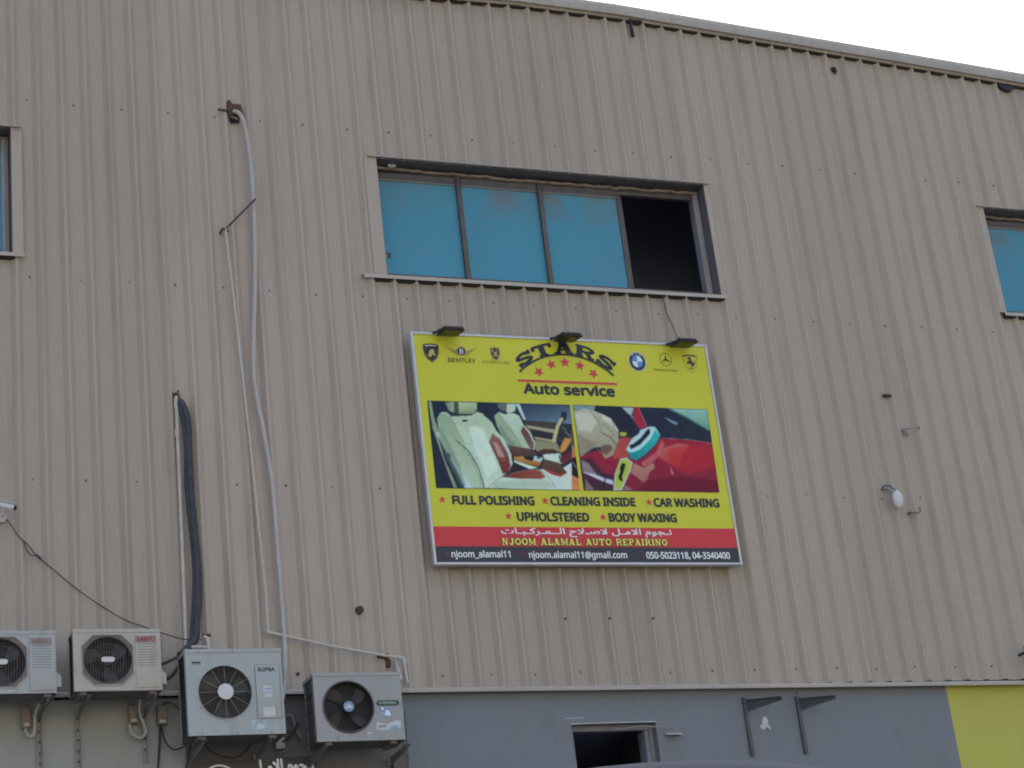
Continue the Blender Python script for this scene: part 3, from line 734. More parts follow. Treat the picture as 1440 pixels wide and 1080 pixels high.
# --- the two photographs printed on the sign, painted on a fine mesh
def homog(q):      # artwork corners (TL, TR, BR, BL) -> unit square
    A = []; b = []
    for (x, y), (u, v) in zip(q, ((0, 0), (1, 0), (1, 1), (0, 1))):
        A.append([x, y, 1, 0, 0, 0, -u * x, -u * y]); b.append(u); A.append([0, 0, 0, x, y, 1, -v * x, -v * y]); b.append(v)
    h = np.linalg.solve(np.array(A, float), np.array(b, float))
    def f(p):
        d = h[6] * p[0] + h[7] * p[1] + 1
        return ((h[0] * p[0] + h[1] * p[1] + h[2]) / d, (h[3] * p[0] + h[4] * p[1] + h[5]) / d)
    return f
class Canvas:
    def __init__(s, w, h, base, q):
        s.w, s.h = w, h; s.H = homog(q)
        s.im = np.zeros((h, w, 3)) + np.array(base, float)
        s.X, s.Y = np.meshgrid((np.arange(w) + .5) / w, (np.arange(h) + .5) / h)
        s.aspect = w / h
    def blur(s, m, n):
        for _ in range(n):
            p = np.pad(m, 1, mode='edge'); m = (p[1:-1, 1:-1] * 2 + p[:-2, 1:-1] + p[2:, 1:-1] + p[1:-1, :-2] + p[1:-1, 2:]) / 6
        return m
    def mask(s, pts):
        P_ = [s.H(p) for p in pts]; ins = np.zeros((s.h, s.w), bool)
        for (x0, y0), (x1, y1) in zip(P_, P_[1:] + P_[:1]):
            if y0 == y1: continue
            c = ((y0 > s.Y) != (y1 > s.Y)) & (s.X < (x1 - x0) * (s.Y - y0) / (y1 - y0) + x0)
            ins ^= c
        return ins.astype(float)
    def poly(s, pts, c, b=1, c2=None, ax=(0, 1), al=1.0):
        m = s.blur(s.mask(pts), b) * al
        col = np.array(c, float)[None, None]
        if c2 is not None:
            P_ = np.array([s.H(p) for p in pts]); t = s.X * ax[0] + s.Y * ax[1]; tp = P_ @ np.array(ax)
            t = np.clip((t - tp.min()) / (tp.max() - tp.min() + 1e-9), 0, 1)[..., None]
            col = col * (1 - t) + np.array(c2, float)[None, None] * t
        s.im = s.im * (1 - m[..., None]) + col * m[..., None]
    def line(s, pts, w, c, b=1, al=1.0):
        P_ = [s.H(p) for p in pts]; d = np.full((s.h, s.w), 9.0); w = w / 1400
        for (x0, y0), (x1, y1) in zip(P_, P_[1:]):
            dx, dy = (x1 - x0) * s.aspect, y1 - y0; px, py = (s.X - x0) * s.aspect, s.Y - y0
            t = np.clip((px * dx + py * dy) / (dx * dx + dy * dy + 1e-12), 0, 1); d = np.minimum(d, np.hypot(px - t * dx, py - t * dy))
        m = s.blur((d < w * s.aspect / 2).astype(float), b)[..., None] * al
        s.im = s.im * (1 - m) + np.array(c, float)[None, None] * m
    def build(s, name, quad, parent, label):
        s.im = (s.im - 100) * 1.22 + 100
        g_ = s.im.mean(-1, keepdims=True); s.im = np.clip(g_ + (s.im - g_) * 1.18, 14, 215)
        rg = np.random.RandomState(4)
        for n_, am in ((60, 10.0), (12, 4.0)):            # uneven print tone and grain
            q_ = rg.randn(s.h, s.w); q_ = s.blur(q_, n_); q_ /= (np.abs(q_).max() + 1e-9)
            s.im = s.im + q_[..., None] * am * (0.4 + s.im / 255)
        s.im = np.stack([s.blur(s.im[..., k_], 2) for k_ in range(3)], -1)
        TL, TR, BR, BL = [np.array(p) for p in quad]
        uu, vv = np.meshgrid(np.linspace(0, 1, s.w), np.linspace(0, 1, s.h))
        uu = uu[..., None]; vv = vv[..., None]
        pt = (TL * (1 - uu) + TR * uu) * (1 - vv) + (BL * (1 - uu) + BR * uu) * vv
        V = np.stack([pt[..., 0].ravel(), np.full(s.w * s.h, -.0032), pt[..., 1].ravel()], 1)
        idx = np.arange(s.w * s.h).reshape(s.h, s.w)
        F = np.stack([idx[:-1, :-1].ravel(), idx[1:, :-1].ravel(), idx[1:, 1:].ravel(), idx[:-1, 1:].ravel()], 1)
        me = bpy.data.meshes.new(name); me.from_pydata(V.tolist(), [], F.tolist())
        a = me.color_attributes.new('print', 'FLOAT_COLOR', 'POINT')
        rgb = np.clip(s.im, 0, 255) / 255; rgb = np.where(rgb < .04, rgb / 12.92, ((rgb + .055) / 1.055) ** 2.4) * 1.38
        buf = np.ones((s.w * s.h, 4)); buf[:, :3] = rgb.reshape(-1, 3)
        a.data.foreach_set('color', buf.ravel())
        me.materials.append(MATS['print'])
        ob = bpy.data.objects.new(name, me); COL.objects.link(ob); ob.parent = parent; ob['label'] = label
        return ob
pm = bpy.data.materials.new('print'); pm.use_nodes = True; MATS['print'] = pm
at_ = pm.node_tree.nodes.new('ShaderNodeAttribute'); at_.attribute_name = 'print'
pm.node_tree.links.new(at_.outputs['Color'], pm.node_tree.nodes['Principled BSDF'].inputs['Base Color'])
pm.node_tree.nodes['Principled BSDF'].inputs['Roughness'].default_value = .5
pm.node_tree.nodes['Principled BSDF'].inputs['Specular IOR Level'].default_value = .2

c = Canvas(330, 200, (40, 47, 60), [(35, 60), (1377, 100), (1476, 904), (120, 880)])
SEAT = (152, 170, 154); SHD = (128, 146, 126); LEA = (96, 62, 60)
c.poly([(45, 62), (75, 70), (105, 230), (200, 520), (330, 880), (285, 880), (170, 560), (90, 330)], (122, 136, 114))
c.poly([(890, 85), (1380, 90), (1405, 285), (950, 248)], (48, 58, 74), 2, (98, 118, 128), (.4, .9))
c.poly([(858, 85), (900, 85), (962, 245), (938, 243)], (150, 172, 175))
c.poly([(945, 250), (1290, 270), (1265, 455), (1000, 405)], (66, 62, 62))
c.poly([(958, 292), (1235, 335), (1228, 368), (985, 322)], (138, 138, 112))
c.poly([(985, 330), (1225, 372), (1215, 428), (1030, 395)], (50, 48, 56))
c.poly([(1040, 402), (1250, 435), (1245, 462), (1050, 425)], (135, 135, 108))
c.poly([(1040, 430), (1260, 465), (1290, 540), (1060, 540)], (120, 122, 100))
c.poly([(780, 85), (868, 88), (862, 160), (800, 188), (775, 170)], (152, 170, 158))
c.poly([(692, 90), (776, 85), (772, 168), (735, 160), (700, 130)], (92, 98, 92), 2)
c.poly([(665, 205), (710, 168), (760, 190), (845, 178), (898, 205), (940, 290), (1000, 350), (1038, 440), (1042, 525), (960, 510), (800, 482), (740, 400), (690, 300)], (156, 174, 164), 1, (140, 158, 138))
c.poly([(665, 205), (712, 175), (790, 290), (870, 400), (930, 500), (800, 482), (740, 400), (690, 300)], SHD, 2)
c.line([(790, 290), (865, 395), (925, 500)], 5, (105, 120, 108))
c.poly([(935, 303), (990, 370), (1036, 470), (1030, 522), (1002, 512), (960, 440), (914, 350)], (84, 60, 58), 1, (104, 86, 84))
c.line([(945, 300), (1000, 360), (1044, 460), (1044, 520)], 10, (150, 165, 150))
c.poly([(200, 80), (292, 70), (287, 178), (240, 160)], (96, 110, 92), 2, (140, 156, 130), (1, 0))
c.poly([(288, 72), (328, 72), (322, 184), (290, 180)], (74, 76, 74))
c.poly([(326, 72), (502, 78), (502, 150), (470, 186), (330, 188)], (150, 166, 138), 1, (118, 132, 108))
c.poly([(130, 230), (165, 172), (215, 168), (262, 205), (440, 198), (500, 165), (560, 185), (640, 260), (682, 340), (765, 430), (822, 560), (838, 650), (805, 720), (740, 770), (600, 880), (360, 880), (300, 700), (200, 480), (140, 330)], (146, 164, 146), 1, (162, 180, 168))
c.poly([(160, 178), (240, 200), (300, 300), (380, 470), (480, 600), (560, 780), (580, 880), (440, 880), (330, 700), (230, 480), (148, 320), (132, 235)], (124, 142, 122), 3, (150, 168, 150))
c.line([(250, 205), (300, 300), (385, 470)], 8, (112, 130, 112)); c.line([(300, 430), (420, 530), (520, 700), (572, 880)], 7, (48, 58, 56)); c.line([(330, 440), (440, 600), (525, 780), (540, 880)], 4, (100, 115, 104))
c.line([(385, 470), (500, 468), (620, 470)], 3, (138, 156, 140)); c.line([(490, 200), (530, 320), (600, 450)], 4, (132, 150, 132)); c.line([(300, 270), (400, 300), (480, 280), (500, 220)], 3, (120, 136, 118))
c.line([(262, 208), (440, 202), (498, 170)], 6, (60, 66, 64)); c.line([(560, 190), (650, 270), (690, 345)], 7, (46, 52, 58))
c.poly([(364, 246), (412, 243), (414, 257), (368, 262)], (40, 40, 44), 0)
c.poly([(655, 374), (722, 430), (792, 560), (818, 680), (792, 742), (746, 742), (700, 620), (618, 452)], (120, 96, 90), 1, (96, 52, 50))
c.poly([(650, 440), (700, 470), (750, 560), (770, 620), (700, 580)], (146, 128, 122), 4)
c.line([(730, 600), (800, 610)], 8, (70, 40, 40)); c.line([(735, 650), (805, 660)], 8, (72, 42, 42)); c.line([(655, 374), (618, 452), (700, 620), (746, 742)], 6, (70, 48, 46))
c.poly([(790, 478), (990, 515), (1060, 550), (1058, 575), (935, 585), (850, 592)], (92, 76, 70), 1, (72, 60, 56))
c.poly([(850, 588), (940, 585), (1110, 640), (1085, 682), (1010, 668), (850, 620)], (154, 130, 84), 1, (120, 84, 56))
c.poly([(850, 620), (1010, 672), (1080, 690), (1000, 705), (850, 640)], (172, 184, 172))
c.poly([(940, 583), (1040, 600), (1022, 628), (952, 610)], (38, 40, 46), 0)
c.poly([(1040, 578), (1128, 598), (1102, 640), (1030, 622)], (150, 166, 164), 1); c.poly([(1070, 588), (1100, 592), (1095, 605), (1065, 602)], (50, 55, 60), 0)
c.poly([(1060, 545), (1130, 515), (1230, 520), (1275, 552), (1100, 565)], (74, 52, 52)); c.poly([(1120, 565), (1285, 556), (1310, 660), (1135, 612)], (164, 180, 170))
c.poly([(600, 880), (725, 775), (880, 740), (1090, 705), (1180, 700), (1290, 900), (1240, 900)], (162, 180, 170))
c.poly([(1150, 745), (1200, 740), (1300, 700), (1395, 640), (1400, 900), (1240, 900)], (166, 180, 174))
c.poly([(730, 775), (880, 722), (1010, 705), (1095, 718), (1148, 776), (1105, 797), (900, 792)], (92, 52, 48), 1, (128, 84, 74), (1, 0))
c.line([(600, 880), (730, 775), (1000, 702), (1100, 712), (1180, 780), (1250, 890)], 5, (104, 120, 106)); c.poly([(845, 680), (880, 660), (906, 692), (870, 716), (845, 716)], (62, 42, 42), 1)
c.poly([(1130, 612), (1270, 645), (1352, 738), (1280, 770), (1105, 690)], (90, 74, 66), 1, (70, 58, 54)); c.poly([(1100, 688), (1280, 745), (1352, 735), (1290, 775), (1200, 752)], (124, 66, 60))
c.poly([(1290, 280), (1395, 300), (1410, 480), (1250, 450)], (52, 54, 58), 1)
for q in range(14): c.poly([(1290 + (q * 37) % 100, 300 + (q * 53) % 150), (1302 + (q * 37) % 100, 300 + (q * 53) % 150), (1300 + (q * 37) % 100, 318 + (q * 53) % 150)], (120, 128, 124), 1)
c.poly([(1300, 165), (1350, 170), (1340, 250), (1285, 235)], (46, 48, 60), 1); c.line([(1300, 235), (1262, 300), (1235, 400), (1225, 440)], 34, (152, 158, 122)); c.line([(1318, 240), (1285, 320), (1262, 440)], 10, (60, 60, 56))
c.poly([(1330, 408), (1395, 430), (1335, 530), (1288, 560), (1285, 500)], (160, 126, 76), 2); c.poly([(1290, 590), (1380, 530), (1400, 610), (1300, 662)], (90, 52, 52)); c.line([(1275, 575), (1290, 640)], 10, (40, 34, 40))
c.poly([(1392, 280), (1440, 280), (1480, 905), (1397, 900)], (128, 106, 76), 1, (170, 118, 88))
c.poly([(1396, 300), (1412, 300), (1418, 500), (1398, 480)], (60, 62, 60)); c.poly([(1396, 600), (1452, 590), (1462, 790), (1396, 760)], (36, 36, 44), 2); c.line([(1410, 640), (1440, 700)], 10, (120, 120, 110))
c.poly([(140, 400), (205, 470), (300, 640), (420, 880), (320, 880), (200, 610)], (44, 54, 62), 1)
c.line([(140, 370), (250, 575), (335, 720), (432, 880)], 34, (160, 176, 184)); c.line([(232, 560), (285, 640)], 26, (34, 40, 46)); c.line([(262, 600), (330, 720), (395, 870)], 22, (172, 188, 196))
for q in range(7):
    c.line([(640 + q * 22, 470 + q * 38), (700 + q * 20, 455 + q * 40)], 4, (150, 130, 122), 1, al=.5)
c.poly([(420, 300), (560, 320), (640, 520), (700, 700), (600, 780), (500, 560)], (178, 194, 184), 10, al=.7)
c.poly([(140, 300), (220, 420), (330, 640), (400, 860), (360, 870), (230, 620), (150, 420)], (96, 112, 96), 7, al=.6)
c.poly([(700, 260), (790, 400), (880, 480), (800, 480), (740, 400)], (98, 114, 100), 6, al=.6)
c.poly([(660, 830), (900, 800), (1180, 820), (1230, 880), (640, 880)], (142, 158, 146), 8, al=.7)
c.poly([(36, 60), (1380, 60), (1380, 108), (36, 66)], (40, 46, 50), 0, al=.7); c.line([(38, 60), (120, 880)], 8, (40, 46, 50)); c.line([(120, 880), (1476, 904)], 8, (50, 52, 50))
c.build('photo_print', [(.088, 1.449), (1.391, 1.452), (1.379, .664), (.086, .665)], S, 'print of a cream leather car interior')

c = Canvas(330, 200, (42, 49, 60), [(30, 65), (1270, 104), (1385, 872), (135, 850)])
c.poly([(30, 65), (245, 78), (225, 130), (100, 110), (40, 130)], (108, 130, 128), 2)
c.poly([(460, 85), (595, 92), (572, 165), (515, 140)], (138, 154, 152), 2)
c.poly([(590, 85), (636, 90), (716, 268), (640, 292), (586, 225)], (126, 50, 66)); c.line([(636, 95), (712, 265)], 8, (150, 110, 118))
c.poly([(915, 95), (1275, 104), (1296, 300), (1200, 250), (1080, 175)], (128, 160, 154), 3, (96, 130, 112)); c.line([(915, 100), (1080, 180), (1290, 300)], 16, (84, 118, 104), 2)
c.poly([(860, 172), (1002, 232), (985, 252), (930, 225)], (108, 128, 138), 2)
c.poly([(95, 545), (200, 500), (420, 470), (470, 368), (560, 362), (850, 374), (1320, 412), (1395, 880), (130, 860)], (124, 48, 62), 1, (104, 46, 62)); c.line([(860, 372), (1100, 385), (1320, 420)], 6, (150, 120, 124))
c.poly([(420, 480), (470, 372), (565, 368), (530, 450), (545, 545), (400, 570)], (138, 76, 70), 3)
c.poly([(820, 545), (870, 458), (1000, 420), (1110, 435), (1050, 520), (1010, 630), (900, 600)], (150, 98, 92), 3, (140, 64, 62))
c.poly([(660, 600), (800, 500), (850, 380), (872, 430), (860, 500), (760, 600), (690, 640)], (146, 92, 96), 2)
c.poly([(560, 684), (600, 600), (640, 622), (690, 645), (770, 598), (792, 640), (742, 682), (704, 792)], (142, 120, 108), 1, (132, 92, 88))
c.poly([(105, 560), (200, 555), (320, 690), (420, 715), (410, 860), (135, 860)], (66, 46, 58), 2); c.poly([(110, 570), (180, 600), (255, 702), (130, 690)], (116, 108, 114), 2)
c.poly([(118, 680), (240, 700), (330, 738), (402, 755), (408, 800), (330, 775), (240, 735)], (162, 168, 180), 2); c.line([(335, 715), (318, 850)], 10, (36, 34, 40)); c.poly([(150, 740), (240, 850), (150, 850)], (110, 96, 100), 2)
c.poly([(490, 850), (520, 800), (590, 850)], (120, 104, 106), 2)
c.poly([(38, 130), (140, 98), (330, 152), (385, 195), (452, 300), (458, 400), (432, 450), (405, 530), (332, 562), (300, 512), (290, 452), (220, 462), (105, 545), (70, 350)], (150, 154, 142), 2, (128, 130, 112), (.5, 1))
c.poly([(300, 150), (385, 195), (452, 300), (440, 330), (380, 250), (300, 200)], (168, 172, 160), 5); c.poly([(80, 330), (200, 400), (290, 400), (220, 462), (105, 540)], (116, 112, 96), 6, al=.7)
c.line([(180, 120), (260, 200), (300, 320)], 14, (128, 128, 116), 4); c.line([(395, 210), (415, 290), (450, 330)], 8, (110, 108, 96), 2); c.line([(300, 240), (370, 290), (425, 360)], 10, (130, 130, 116), 3)
c.line([(298, 325), (380, 362), (432, 432)], 12, (92, 88, 76), 2); c.poly([(290, 450), (330, 430), (390, 440), (400, 480), (340, 530), (300, 510)], (96, 82, 76), 4); c.line([(260, 470), (290, 500)], 8, (150, 90, 80))
c.poly([(240, 80), (480, 88), (560, 170), (655, 300), (622, 362), (580, 385), (540, 330), (470, 290), (382, 190), (240, 122)], (40, 45, 56), 1); c.poly([(545, 150), (580, 165), (600, 200), (570, 190)], (96, 104, 112), 1)
c.poly([(465, 318), (530, 318), (522, 355), (470, 355)], (140, 148, 74), 1)
c.poly([(525, 470), (560, 400), (585, 368), (640, 330), (650, 298), (740, 264), (790, 268), (838, 345), (800, 420), (700, 520), (560, 520)], (150, 176, 176), 1)
c.poly([(548, 440), (590, 425), (660, 370), (720, 290), (738, 288), (742, 330), (650, 430), (570, 472)], (34, 40, 50), 1)
c.poly([(528, 480), (560, 500), (640, 480), (735, 390), (790, 290), (838, 345), (805, 420), (705, 520), (620, 575), (565, 560)], (70, 150, 148), 1, (44, 118, 120)); c.line([(528, 480), (575, 500), (650, 470), (740, 380), (775, 300)], 9, (160, 196, 192)); c.line([(838, 350), (800, 428), (705, 528), (625, 580)], 5, (30, 50, 60))
c.poly([(470, 558), (530, 548), (588, 600), (562, 680), (486, 850), (406, 850), (418, 700)], (150, 160, 148), 1); c.poly([(478, 575), (525, 565), (565, 605), (545, 680), (470, 830), (425, 830), (435, 700)], (140, 156, 76), 1)
c.poly([(492, 600), (518, 610), (500, 680), (486, 720), (492, 768), (470, 760), (452, 730), (472, 680), (468, 640)], (30, 30, 36), 1)
c.poly([(928, 628), (960, 702), (944, 706)], (176, 134, 140), 1)
c.poly([(900, 470), (1100, 440), (1330, 470), (1370, 620), (1100, 700), (950, 640)], (142, 52, 58), 12, al=.6)
c.poly([(700, 760), (1000, 720), (1390, 760), (1395, 870), (650, 870)], (84, 34, 50), 12, al=.7)
c.poly([(60, 150), (180, 130), (260, 220), (200, 320), (90, 300)], (176, 178, 166), 10, al=.6)
c.line([(30, 65), (1270, 104), (1385, 872), (135, 850), (30, 65)], 9, (40, 40, 46))
c.build('photo_print', [(1.418, 1.454), (2.717, 1.450), (2.703, .664), (1.412, .664)], S, 'print of a hand polishing a red car')

# ------------------------------------------------------------------ floodlights over the sign
def floodlight(x, label):
    t = thing('floodlight', label, 'floodlight', (x, -.12, SZ + SH - .003), group='floodlights on the top edge of the sign')
    m = MB('black_plastic'); m.tube([(-.13, -.005, .0), (-.095, -.012, 0), (-.086, -.07, -.02), (-.078, -.12, -.035)], .011, 6); m.build('arm', t, smooth=True)
    h = Matrix.Translation((.022, -.125, -.050)) @ Matrix.Rotation(R(9), 4, 'X')
    b = MB('black_plastic')
    b.prism([(-.095, -.105, 0), (.095, -.105, 0), (.095, .10, 0), (-.095, .10, 0)], (0, 0, .014)); b.prism([(-.085, -.095, .0145), (.085, -.095, .0145), (.085, .085, .0145), (-.085, .085, .0145)], (0, 0, .016))
    mm = MB('black_plastic'); mm.merge(b, h); mm.build('housing', t, bevel=.004)
    for k in range(8):
        f = MB('black_plastic'); f.box((-.08 + k * .022, -.085, .031), (-.074 + k * .022, .075, .042)); mm = MB('black_plastic'); mm.merge(f, h); mm.build('cooling_fin', t)
    g_ = MB('lens'); g_.box((-.08, -.09, -.0025), (.08, .07, -.0004)); mm = MB('lens'); mm.merge(g_, h); mm.build('glass', t)
    y = MB('black_plastic'); y.box((-.108, -.02, -.01), (-.0965, .02, .03)); mm = MB('black_plastic'); mm.merge(y, h); mm.build('yoke', t)
    return t
floodlight(3.455, 'black floodlight at the left end of the sign top edge')
floodlight(4.54, 'black floodlight on the sign top edge above the arched heading')
floodlight(5.66, 'black floodlight on the sign top edge where the thin cable hangs down')
m = MB('cable_black'); m.tube([(5.630, -.045, 9.11), (5.652, -.05, 9.03), (5.662, -.045, 8.93), (5.700, -.05, 8.80), (5.712, -.10, 8.64), (5.66, -.22, 8.60)], .0038, 6)
tag(m.build('cable', smooth=True), 'thin black cable hanging from the window sill to the right floodlight', 'cable')

# ------------------------------------------------------------------ air conditioners
def plate_hole(mb, x0, z0, x1, z1, cx, cz, r, y, n=48):
    angs = sorted(set([2 * math.pi * i / n for i in range(n)] + [math.atan2(zz - cz, xx - cx) % (2 * math.pi) for xx in (x0, x1) for zz in (z0, z1)]))
    def edge(a):
        c_, s_ = math.cos(a), math.sin(a); t = 1e9
        if c_ > 1e-9: t = min(t, (x1 - cx) / c_)
        if c_ < -1e-9: t = min(t, (x0 - cx) / c_)
        if s_ > 1e-9: t = min(t, (z1 - cz) / s_)
        if s_ < -1e-9: t = min(t, (z0 - cz) / s_)
        return (cx + c_ * t, y, cz + s_ * t)
    o_ = mb.addv([edge(a) for a in angs]); i_ = mb.addv([(cx + r * math.cos(a), y, cz + r * math.sin(a)) for a in angs]); k = len(angs)
    for i in range(k): j = (i + 1) % k; mb.addf([o_ + i, i_ + i, i_ + j, o_ + j])
def ring(mb, cx, cz, r, y, w, n=40):
    mb.tube([(cx + r * math.cos(2 * math.pi * i / n), y, cz + r * math.sin(2 * math.pi * i / n)) for i in range(n)], w, 5, 1, closed=True, smooth=False)
def ac(label, loc, w, h, d, m, cx, cz, r, style):
    t = thing('air_conditioner', label, 'air conditioner', loc, group='outdoor air conditioner units hung on the wall')
    b = MB(m)
    b.box((0, .0, 0), (.0, 0, 0)) if False else None
    plate_hole(b, .0, .0, w, h, cx, cz, r, 0)
    # shell: top, bottom, right, back, front-left post
    b.prism([(0, 0.0005, h), (w, 0.0005, h), (w, d, h), (0, d, h)], (0, 0, -.004)); b.use('ac_under_shade').prism([(0, .006, .004), (w, .006, .004), (w, d, .004), (0, d, .004)], (0, 0, -.004)); b.use(m).box((0, .0005, 0), (w, .0058, .004))
    b.box((w - .004, .0006, .0045), (w - .0002, d, h - .0045)); b.box((.004, d - .004, .0045), (w - .0045, d, h - .0045))
    b.box((.0002, .0006, .0045), (.004, .05, h - .0045)); b.box((.0002, d - .03, .0045), (.0038, d - .0045, h - .0045))
    # lid lip
    b.box((-.004, -.005, h - .022), (w + .004, -.0005, h + .003)); b.box((-.004, -.0004, h + .0005), (w + .004, d + .003, h + .004)); b.box((-.004, -.0004, h - .022), (-.0004, d, h))
    b.use('ac_dark').cyl((cx, .0008, cz), (cx, .09, cz), r, 48, caps=False)
    b.build('casing', t)
    k = MB('ac_dark'); k.cyl((cx, .09, cz), (cx, .092, cz), r, 40); k.box((.006, .1, .01), (w - .01, .104, h - .01)); k.build('inner_shroud', t)
    # coil on the left side
    c_ = MB('coil')
    c_.box((.010, .05, .006), (.014, d - .03, h - .006))
    nf = 26
    for i in range(nf): z = .02 + (h - .04) * i / (nf - 1); c_.box((.003, .052, z), (.0098, d - .032, z + .004))
    c_.build('coil_fins', t, kind='stuff')
    if style == 'general':
        gd = MB('wire')
        for i in range(5): z = .03 + (h - .06) * i / 4; gd.cyl((-.006, .01, z), (-.006, d - .01, z), .004, 6)
        for i in range(6): y = .02 + (d - .04) * i / 5; gd.cyl((-.003, y, .01), (-.003, y, h - .03), .003, 6)
        gd.build('side_guard', t)
    # fan
    f = MB('fan_blade'); nb = {'sanyo': 3, 'supra': 3, 'general': 4}[style]
    for bI in range(nb):
        a0 = 2 * math.pi * bI / nb + {'sanyo': .5, 'supra': .2, 'general': .55}[style]
        rows = []
        for i in range(7):
            rr = .035 + (r * .93 - .035) * i / 6
            wd = (.30 + .32 * math.sin(math.pi * min(1, .25 + .62 * i / 6))) * (1.15 if nb == 3 else .82)
            sw_ = .28 * i / 6
            rows.append(f.addv([(cx + rr * math.cos(a0 + sw_ + wd * (j / 4 - .5) * 1.25), .045 + .03 * (j / 4 - .5), cz + rr * math.sin(a0 + sw_ + wd * (j / 4 - .5) * 1.25)) for j in range(5)]))
        for i in range(6):
            for j in range(4): f.addf([rows[i] + j, rows[i] + j + 1, rows[i + 1] + j + 1, rows[i + 1] + j])
    fan = f.build('fan', t, smooth=True)
    hb = MB('fan_blade'); hb.cyl((cx, .02, cz), (cx, .08, cz), .04, 20); hb.build('hub', fan, bevel=.004)
    return t
G_AC = None
# two ivory units of one make
def sanyo(label, loc, m, logo_m, w=.64, h=.462):
    cx, cz, r = .247, .232, .179
    t = ac(label, loc, w, h, .235, m, cx, cz, r, 'sanyo')
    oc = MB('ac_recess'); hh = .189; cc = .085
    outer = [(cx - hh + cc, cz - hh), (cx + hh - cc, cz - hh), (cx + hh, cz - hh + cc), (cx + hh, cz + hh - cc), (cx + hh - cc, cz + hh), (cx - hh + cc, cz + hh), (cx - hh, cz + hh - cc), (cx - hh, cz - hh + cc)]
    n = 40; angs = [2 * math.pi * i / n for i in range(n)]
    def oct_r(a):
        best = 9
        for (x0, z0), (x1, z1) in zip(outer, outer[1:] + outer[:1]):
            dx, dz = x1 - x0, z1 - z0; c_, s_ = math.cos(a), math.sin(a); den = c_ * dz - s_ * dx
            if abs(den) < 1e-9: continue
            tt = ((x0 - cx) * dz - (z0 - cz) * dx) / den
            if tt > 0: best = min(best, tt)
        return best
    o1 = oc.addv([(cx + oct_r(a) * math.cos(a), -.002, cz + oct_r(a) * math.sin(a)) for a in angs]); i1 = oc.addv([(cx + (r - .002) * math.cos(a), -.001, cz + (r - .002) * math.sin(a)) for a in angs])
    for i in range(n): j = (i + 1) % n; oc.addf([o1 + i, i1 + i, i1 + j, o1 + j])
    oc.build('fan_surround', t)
    rm = MB(m); rm.tube([(x, -.004, z) for x, z in outer], .0045, 6, 1, closed=True, smooth=False); rm.build('surround_rim', t)
    gr = MB('wire')
    for i in range(17):
        x = cx - r + .02 * (i + .6)
        hz = math.sqrt(max(0, r * r - (x - cx) ** 2)); gr.cyl((x, -.004, cz - hz), (x, -.004, cz + hz), .0017, 5)
    for rr in (.06, .12, .172): ring(gr, cx, cz, rr, -.001, .0018)
    gr.build('fan_grille', t)
    bd = MB('badge'); pts = [(cx + sx * .030 + .019 * math.cos(a), -.016, cz + .019 * math.sin(a)) for sx, a0 in ((1, -90), (-1, 90)) for a in [R(a0 + 30 * k) for k in range(7)]]
    bd.prism(pts, (0, .01, 0)); bd.build('badge', t)
    pn = MB(m); pn.box((.450, -.008, .018), (w - .010, -.0005, h - .03)); pn.build('front_panel', t, bevel=.004)
    gv = MB('ac_recess')
    for i in range(9): z = .185 + .02 * i; gv.box((.468, -.0092, z), (w - .035, -.0085, z + .0035))
    gv.build('grooves', t)
    pl = MB('plate_pink'); pl.box((.452, -.011, h - .105), (.612, -.0085, h - .050)); lp = pl.build('logo_plate', t)
    text('SANYO', .462, .600, h - .097, .036, logo_m, lp, y=-.0125, bold=.03)
    vc = MB(m); vc.prism([(w + .001, .03, .05), (w + .001, .03, .17), (w + .04, .03, .13), (w + .04, .03, .05)], (0, .12, 0)); vc.build('valve_cover', t, bevel=.004)
    ft = MB('badge'); ft.box((.13, -.006, .012), (.16, -.001, .022)); ft.box((.30, -.006, .012), (.325, -.001, .022)); ft.box((.17, -.004, .013), (.28, -.001, .018)); ft.build('foot_clips', t)
    ba = MB('ac_recess'); ba.box((.04, .02, -.022), (.09, .25, -.0005)); ba.build('foot', t); ba = MB('ac_recess'); ba.box((w - .09, .02, -.022), (w - .04, .25, -.0005)); ba.build('foot', t)
    return t
sanyo('pale blue grey air conditioner with faded lettering, cut by the left edge of the photo', (-.570, -.45, 5.390), 'ac_pale', 'logo_fade')
sanyo('ivory air conditioner with octagonal fan surround and red lettering, right of the camera cable', (.196, -.45, 5.398), 'ac_ivory', 'logo_red')

t3 = ac('tall light blue air conditioner with round grille of radial wires and torn sticker', (1.004, -.50, 5.037), .728, .648, .28, 'ac_blue', .286, .322, .200, 'supra')
gr = MB('wire_pale'); cx, cz, r = .286, .322, .2
for k in range(12):
    a = R(90 + 30 * k); gr.cyl((cx + .05 * math.cos(a), -.012, cz + .05 * math.sin(a)), (cx + .208 * math.cos(a), -.006, cz + .208 * math.sin(a)), .0018, 5)
gr.build('grille_spokes', t3)
gr = MB('wire')
for k in range(13): ring(gr, cx, cz, .065 + .0112 * k, -.008, .0014, 36)
gr.build('fan_grille', t3)
gr = MB('ac_blue'); ring(gr, cx, cz, .203, -.004, .006, 48)
for k in range(6):
    a = R(90 + 60 * k); gr.cyl((cx + .212 * math.cos(a), -.001, cz + .212 * math.sin(a)), (cx + .212 * math.cos(a), -.010, cz + .212 * math.sin(a)), .008, 8)
gr.build('grille_ring', t3, smooth=True)
gr = MB('badge'); gr.cyl((cx, -.014, cz), (cx, -.022, cz), .060, 28); gr.build('grille_hub', t3, bevel=.003)
gr = MB('ac_blue'); gr.box((.520, -.006, .115), (.705, -.0005, .525)); pn = gr.build('access_panel', t3, bevel=.003)
gr = MB('wire'); stroke(gr, [(.520, .115), (.705, .115), (.705, .525), (.520, .525)], .003, -.0075, sub=1, closed=True); gr.build('panel_seam', pn)
